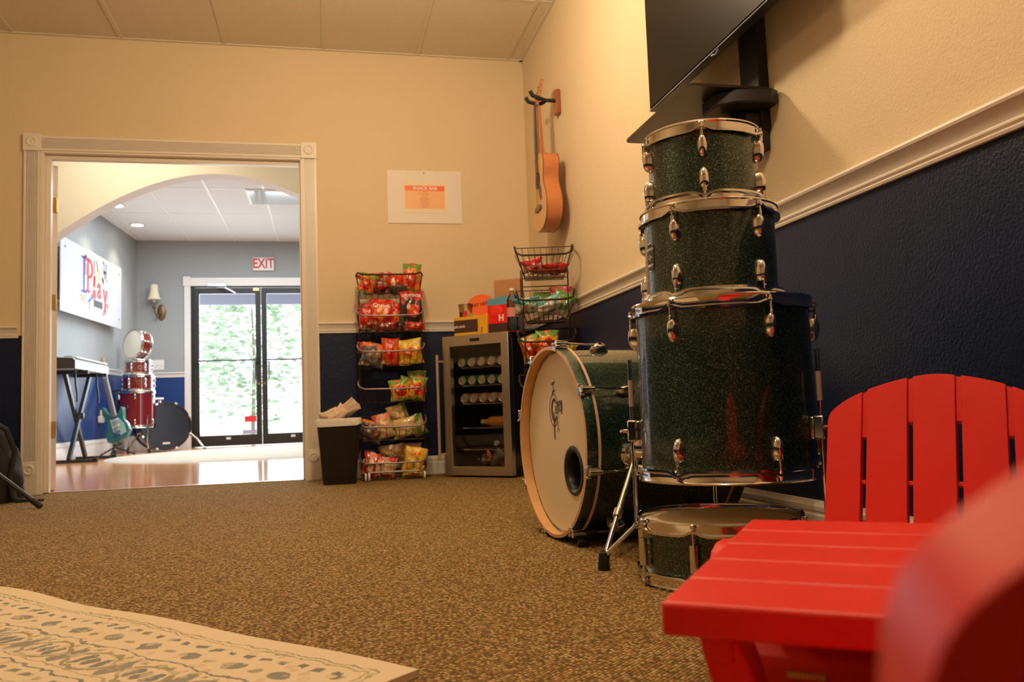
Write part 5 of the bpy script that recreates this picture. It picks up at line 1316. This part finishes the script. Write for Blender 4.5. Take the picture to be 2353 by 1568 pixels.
q = MB(); 
for x, z, r_ in ((.36, .24, .022), (.45, .22, .02), (.37, .13, .02), (.42, .13, .02), (.46, .12, .018), (.33, .03, .03), (.36, .0, .03), (.48, .03, .02)): q.ball((x, 0, z), (r_, .003, r_))
q.tube([(.36, ys, .24), (.40, ys, .05)], .003, 5); q.tube([(.45, ys, .22), (.44, ys, .05)], .003, 5); q.build('drum_kit_print', bl, sg)
q = MB(); q.lathe([(0, .003), (.065, .003)], 24, FYat(.42, 0, -.03), cap=False); q.build('bass_drum_print', mat('sign_cream', (.8, .72, .66), .4), sg)
sg_box(bl, (.02, .32, -.33, -.25), name='keyboard_print'); sg_box(M['white'], (.02, .32, -.37, -.335), name='keyboard_keys_print')
q = MB(); q.bar((-.19, ys, -.30), (-.07, ys, -.24), .004, .045, up=(0, 1, 0)); q.ball((-.05, 0, -.225), (.03, .003, .03)); q.tube([(-.13, ys, -.29), (-.13, ys, -.42 + .04)], .003, 5); q.build('microphone_print', b1, sg)
q = MB(); q.tube([(-.42, ys, -.25), (-.30, ys, -.27)], .008, 6); q.tube([(-.40, ys, -.29), (-.27, ys, -.31)], .008, 6); q.ball((-.28, 0, -.27), (.025, .003, .03)); q.build('trumpet_print', gld, sg)
q = MB(); q.bar((-.29, ys, .22), (-.24, ys, .16), .004, .03, up=(0, 1, 0)); q.bar((-.24, ys, .22), (-.29, ys, .16), .004, .03, up=(0, 1, 0)); q.box(-.275, -.255, ys, 0, .0, .15); q.box(-.245, -.225, ys, 0, .0, .13); q.build('ribbon_print', pkn, sg)
q = MB(); q.tube([(.44, ys, -.30), (.46, ys, -.25), (.50, ys, -.25), (.52, ys, -.30)], .004, 5); q.build('headphone_band_print', r1, sg)
q = MB(); q.ball((.44, 0, -.335), (.018, .003, .038)); q.build('headphone_cup_print', bl, sg)
q = MB(); q.ball((.52, 0, -.345), (.018, .003, .038)); q.build('headphone_cup_print', pkn, sg)

for c_ in sg.children:
    if c_.name.split('.')[0] not in ('acrylic_panel', 'standoff'): c_.location.z += .10; c_.location.x -= .03
# keyboard on X stand
k0, k1 = 9.10, 10.42
kb = thing('digital_piano', 'grey digital piano keyboard on an X stand along the left lobby wall', 'keyboard', L(0, 0, 0))
P = [(-2.475, .955), (-2.475, 1.035), (-2.50, 1.062), (-2.74, 1.075), (-2.74, .955)]
T6 = Matrix(((1, 0, 0, 0), (0, 0, 1, 0), (0, 1, 0, 0), (0, 0, 0, 1)))
b = MB(); b.prism(P, k0 + .012, k1, T6); b.build('case', mat('silver_case', (.55, .62, .68), .35), kb, bevel=.003)
b = MB(); b.prism([(x * 1.0, z) for x, z in P], k0, k0 + .012, T6); b.build('end_cheek', mat('dark_cheek', (.05, .042, .032), .5), kb, bevel=.002)
b = MB(); b.box(-2.60, -2.478, k0 + .08, k1 - .04, 1.066, 1.078); b.build('white_keys', mat('key_white', (.8, .74, .66), .3), kb)
b = MB()
for i in range(36):
    if i % 7 not in (2, 6): yy = k0 + .10 + i * (k1 - k0 - .16) / 36; b.box(-2.60, -2.53, yy, yy + .014, 1.078, 1.086)
b.build('black_keys', 'black', kb)
ks = thing('keyboard_stand', 'black metal X shaped keyboard stand with floor bars', 'stand', L(0, 0, 0))
bm = mat('stand_black', (.018, .022, .022), .35)
ya, yb2 = 9.36, 10.13
for y in (ya, yb2):
    b = MB(); b.box(-2.86, -2.34, y - .02, y + .02, .0, .035); f_ = b.build('floor_bar', bm, ks, bevel=.006)
    b = MB(); b.box(-2.37, -2.325, y - .026, y + .026, 0, .045); b.build('end_cap', 'rubber', f_, bevel=.004)
for y0_, y1_, dx in ((ya, yb2 - .02, 0), (yb2, ya + .02, -.045)):
    b = MB(); b.bar((-2.60 + dx, y0_, .03), (-2.60 + dx, y1_, .925), .035, .055, up=(0, 1, 0)); b.build('cross_leg', bm, ks, bevel=.003)
    b = MB(); b.box(-2.80, -2.42, y1_ - .022, y1_ + .022, .912, .952); b.build('support_arm', bm, ks, bevel=.005)
b = MB(); b.lathe([(.035, -.03), (.035, .04), (.02, .045)], 20, frame((0, 1, 0), (1, 0, 0), (-2.60, (ya + yb2) / 2, .48))); b.build('locking_knob', bm, ks)
for y in (9.20, 10.0):
    b = MB(); b.tube([(-2.50, y, .95), (-2.495, y, .80), (-2.48, y, .70), (-2.48, y, .62)], .010, 6); b.build('strap', 'black', ks)

# electric guitar on stand
def eg():
    b0 = Vector((-2.45, 10.72, .30)); top = Vector((-2.675, 10.98, 1.06)); gs = 1.12
    ydir = (top - b0).normalized(); xdir = Vector((.88, -.46, 0)); zf = xdir.cross(ydir).normalized(); xdir = ydir.cross(zf)
    T0 = Matrix(((xdir.x, ydir.x, zf.x, b0.x), (xdir.y, ydir.y, zf.y, b0.y), (xdir.z, ydir.z, zf.z, b0.z), (0, 0, 0, 1))) @ Matrix.Scale(gs, 4)
    t = thing('electric_guitar', 'sea green electric guitar leaning on a stand beside the red drums', 'guitar', T0)
    P = [(0, -.12), (.09, -.11), (.145, -.05), (.135, .03), (.105, .09), (.115, .15), (.125, .22), (.10, .245), (.07, .20), (.035, .175), (-.035, .19), (-.07, .24), (-.10, .32), (-.13, .33), (-.135, .26), (-.11, .15), (-.12, .08), (-.155, 0), (-.15, -.07), (-.09, -.115)]
    b = MB(); b.prism(P, -.045, 0); b.build('body', mat('sea_green_lacquer', (.05, .20, .17), .2, coat=.8), t, bevel=.008)
    b = MB(); b.prism([(.02, -.06), (.10, -.06), (.10, .04), (.05, .13), (-.06, .15), (-.05, .0)], 0, .003); b.build('pickguard', mat('pearl_guard', (.45, .62, .55), .3), t)
    b = MB(); b.box(-.028, .028, .16, .62, -.012, .010); b.build('neck', mat('grey_maple_neck', (.36, .30, .25), .4), t, bevel=.003)
    for yy in (-.02, .05, .12): b = MB(); b.box(-.04, .04, yy - .009, yy + .009, .003, .012); b.build('pickup', 'chrome' if yy < 0 else 'white', t)
    b = MB(); b.box(-.035, .035, -.075, -.045, .003, .016); b.build('bridge', 'chrome', t)
    b = MB(); b.prism([(-.022, .62), (.022, .62), (.045, .70), (.030, .86), (.0, .88), (-.03, .80), (-.03, .68)], -.014, .0); b.build('headstock', mat('pale_maple', (.60, .42, .28), .35), t)
    for i in range(6): b = MB(); b.ball((.045 + .002 * i, .67 + i * .03, -.006), (.012, .008, .006), 8, 6); b.build('tuning_peg', 'chrome', t)
    b = MB()
    for i in range(5): b.box(-.02 + i * .009, -.0185 + i * .009, -.07, .62, .013, .0145)
    b.build('strings', 'chrome', t)
    s = thing('guitar_stand', 'black tripod guitar stand under the sea green electric guitar', 'stand', L(0, 0, 0))
    m_ = M['black']; hub = Vector((-2.53, 10.95, .10)); up = hub + Vector((-.07, .05, .60))
    b = MB(); b.tube([hub, up], .011, 8); b.tube([up, up + Vector((-.02, -.02, .05)), up + Vector((.02, -.06, .07)), up + Vector((.16, -.10, .09))], .010, 8); b.build('upright', m_, s)
    for p in ((-2.66, 10.80, .01), (-2.30, 10.95, .01), (-2.50, 10.60, .01)):
        b = MB(); b.tube([hub, p], .010, 8); b.build('leg', m_, s)
    b = MB(); b.tube([(-2.54, 10.92, .12), (-2.46, 10.78, .13), (-2.40, 10.66, .15)], .012, 8); b.build('cradle', 'rubber', s)
eg()
t = thing('plug_in_freshener', 'cream plug in air freshener on the blue wall behind the guitar stand', 'air freshener', L(lwx(10.9) + .035, 10.9, .46))
b = MB(); b.box(-.03, .03, -.045, .045, -.06, .02); b.build('housing', 'white', t, bevel=.012)
b = MB(); b.lathe([(.028, .0), (.034, .03), (.026, .075), (.012, .085)], 18, Matrix.Translation((.01, 0, .01))); b.build('bottle', mat('warm_cream', (.85, .70, .52), .4), t)

# cherry red drum kit
red = dict(shell='redlac', w=.016, lsize=1.3, lugz=.065)
RX, RY = -2.40, 11.50
def badge(t, R, z, a):
    q = Matrix.Rotation(a, 4, 'Z') @ frame((0, 1, 0), (1, 0, 0), (R + .001, 0, z)); b = MB()
    b.lathe([(.018, 0), (.018, .004), (.026, .004), (.027, 0)], 20, q, cap=False); b.build('round_badge', 'chrome', t)
fa2 = facing(RX, RY)
t = drum('floor_tom', 'cherry red floor tom at the base of the red drum stack in the lobby', L(RX, RY, .335), .222, .44, 6, fa2 + rad(-5), **red); badge(t, .222, .25, fa2 + rad(-32))
for da in (-80, 20, 60, 190):
    if da == 60: continue
    a = fa2 + rad(da + 12); q = Matrix.Rotation(a, 4, 'Z'); b = MB(); b.tube([(.24, 0, .14), (.24, 0, -.20), (.27, 0, -.30)], .010, 10, T=q); l_ = b.build('leg', 'chrome', t)
    b = MB(); b.lathe([(.020, -.335), (.014, -.28)], 12, q @ Matrix.Translation((.272, 0, 0))); b.build('rubber_foot', 'rubber', l_)
t = drum('rack_tom', 'cherry red middle tom standing between floor tom and small tom in the lobby', L(RX + .02, RY, .795), .180, .185, 6, fa2 + rad(-35), **red); badge(t, .180, .10, fa2 + rad(2))
t = drum('rack_tom', 'small cherry red tom under the tilted red snare drum in the lobby', L(RX + .02, RY, 1.005), .150, .165, 6, fa2 + rad(-30), **red); badge(t, .150, .08, fa2 + rad(8))
sa = Vector((-.62, -.74, .13)).normalized()
TSn = frame((0, 0, 1), sa, (RX + .055, RY + .05, 1.375)) 
drum('snare_drum', 'cherry red snare drum balanced on its edge atop the red stack', TSn, .178, .14, 8, rad(10), shell='redlac', head='headw', bothead='headw', tube=False, lugz=.05, w=.014, lsize=1.2)
# red bass drum facing the camera
ax2 = Vector((.40, -.915, 0)).normalized(); BCr = Vector((-2.06, 11.62, .325))
TBr = frame((0, 0, 1), -ax2, BCr)
br_ = thing('bass_drum', 'cherry red bass drum with a black front head next to the exit doors', 'drum', TBr)
Rr = .30
b = MB(); b.lathe([(Rr, .02), (Rr, .47), (Rr - .008, .47), (Rr - .008, .02)], 64, closed=True); b.build('shell', 'redlac', br_)
for z0, z1 in ((0, .04), (.45, .49)):
    b = MB(); b.lathe([(Rr + .014, z0), (Rr + .014, z1), (Rr + .002, z1), (Rr + .002, z0)], 64, closed=True); b.build('hoop', mat('dark_hoop', (.05, .04, .045), .25, .4), br_)
b = MB(); b.lathe([(0, .020), (Rr + .002, .020)], 64, cap=False); b.build('front_head', 'headb', br_)
b = MB(); b.box(-.232, -.208, -.045, .045, .016, .019); b.build('maker_label', 'inkw', br_)
for i in range(8):
    q = Matrix.Rotation(rad(22 + 45 * i), 4, 'Z'); b = MB(); b.box(Rr + .0, Rr + .024, -.018, .018, -.006, .05, q); c_ = b.build('claw_hook', 'chrome', br_, bevel=.004)
    b = MB(); b.tube([(Rr + .02, 0, .05), (Rr + .02, 0, .14)], .005, 8, T=q); b.ball((Rr + .004, 0, .15), (.025, .016, .03), 10, 8, q); b.build('tension_rod', 'chrome', c_)
for s in (-1, 1):
    b = MB(); b.tube([(-.10, s * .31, .12), (-.19, s * .40, .06), (-.315, s * .47, -.03)], [.016, .013, .010], 10); sp_ = b.build('spur', 'chrome', br_)
    b = MB(); b.ball((-.315, s * .473, -.035), .016, 10, 8); b.build('rubber_tip', 'rubber', sp_)
b = MB(); b.tube([(.31, -.05, .22), (.36, -.05, .22)], .03, 14); b.tube([(.36, -.09, .22), (.36, .01, .22)], .022, 12); b.build('tom_mount', 'chrome', br_)

# round shag rug in the lobby
b = MB(); b.lathe([(0, .016), (1.50, .016), (1.60, .010), (1.62, .0015)], 96, cap=False); ro = b.build('round_rug', mat('shag_cream', (.62, .55, .45), .95, bumps=(90, .9, .006), var=.2, vscale=8), ang=60)
ro.matrix_world = Matrix.Translation((-.62, 9.95, 0)) @ Matrix.Diagonal((1.08, 1.10, 1, 1)); tag(ro, 'pale shaggy round rug on the laminate floor before the exit doors', 'rug')

# ---------------------------------------------------------------- lights
def area(name, loc, size, power, col, rot=(0, 0, 0), sizey=None, spread=180):
    l = bpy.data.lights.new(name, 'AREA'); l.energy = power; l.color = col; l.size = size
    if sizey: l.shape = 'RECTANGLE'; l.size_y = sizey
    l.spread = rad(spread)
    o = bpy.data.objects.new(name, l); o.location = loc; o.rotation_euler = rot; COL.objects.link(o); return o
def point(name, loc, r, power, col):
    l = bpy.data.lights.new(name, 'POINT'); l.energy = power; l.color = col; l.shadow_soft_size = r
    o = bpy.data.objects.new(name, l); o.location = loc; COL.objects.link(o); return o
WARM = (1.0, .735, .46)
point('lamp_main', (.18, 3.2, 2.38), .07, 72, WARM)
point('fill_rear', (.35, 1.1, 2.40), .12, 48, WARM)  # unseen fill light, added to lift the foreground
point('fill_side', (-1.7, 1.9, 2.25), .10, 16, WARM)  # added fill with no fixture, brightens the bass drum head
area('lobby_light', (-.9, 9.9, 2.90), 2.4, 125, (.84, .95, 1.0), sizey=3.0)
area('hall_light', (-1.5, 6.35, 2.88), 1.0, 25, (1, .96, .86), sizey=1.0)
l = bpy.data.lights.new('downlight_spot', 'SPOT'); l.energy = 34; l.color = (1, .86, .66); l.spot_size = rad(95); l.spot_blend = .6; l.shadow_soft_size = .05
o = bpy.data.objects.new('downlight_spot', l); o.location = (-2.40, 10.445, 2.93); COL.objects.link(o)
o = bpy.data.objects.new('downlight_spot', l); o.location = (-2.385, 11.479, 2.93); COL.objects.link(o)
area('daylight_doors', (-.97, YX + .35, 1.3), 1.8, 90, (.88, .95, 1.0), rot=(rad(-90), 0, 0), sizey=2.2)
w = bpy.data.worlds.new('world'); SC.world = w; w.use_nodes = True
bg = w.node_tree.nodes['Background']; bg.inputs[0].default_value = (.86, .95, 1, 1); bg.inputs[1].default_value = 3.0
SC.view_settings.view_transform = 'Standard'; SC.view_settings.look = 'None'; SC.view_settings.exposure = 0; SC.view_settings.gamma = 1; SC.view_settings.use_curve_mapping = False
SC.cycles.max_bounces = 10; SC.cycles.transparent_max_bounces = 16; SC.cycles.sample_clamp_indirect = 6; SC.cycles.use_denoising = True
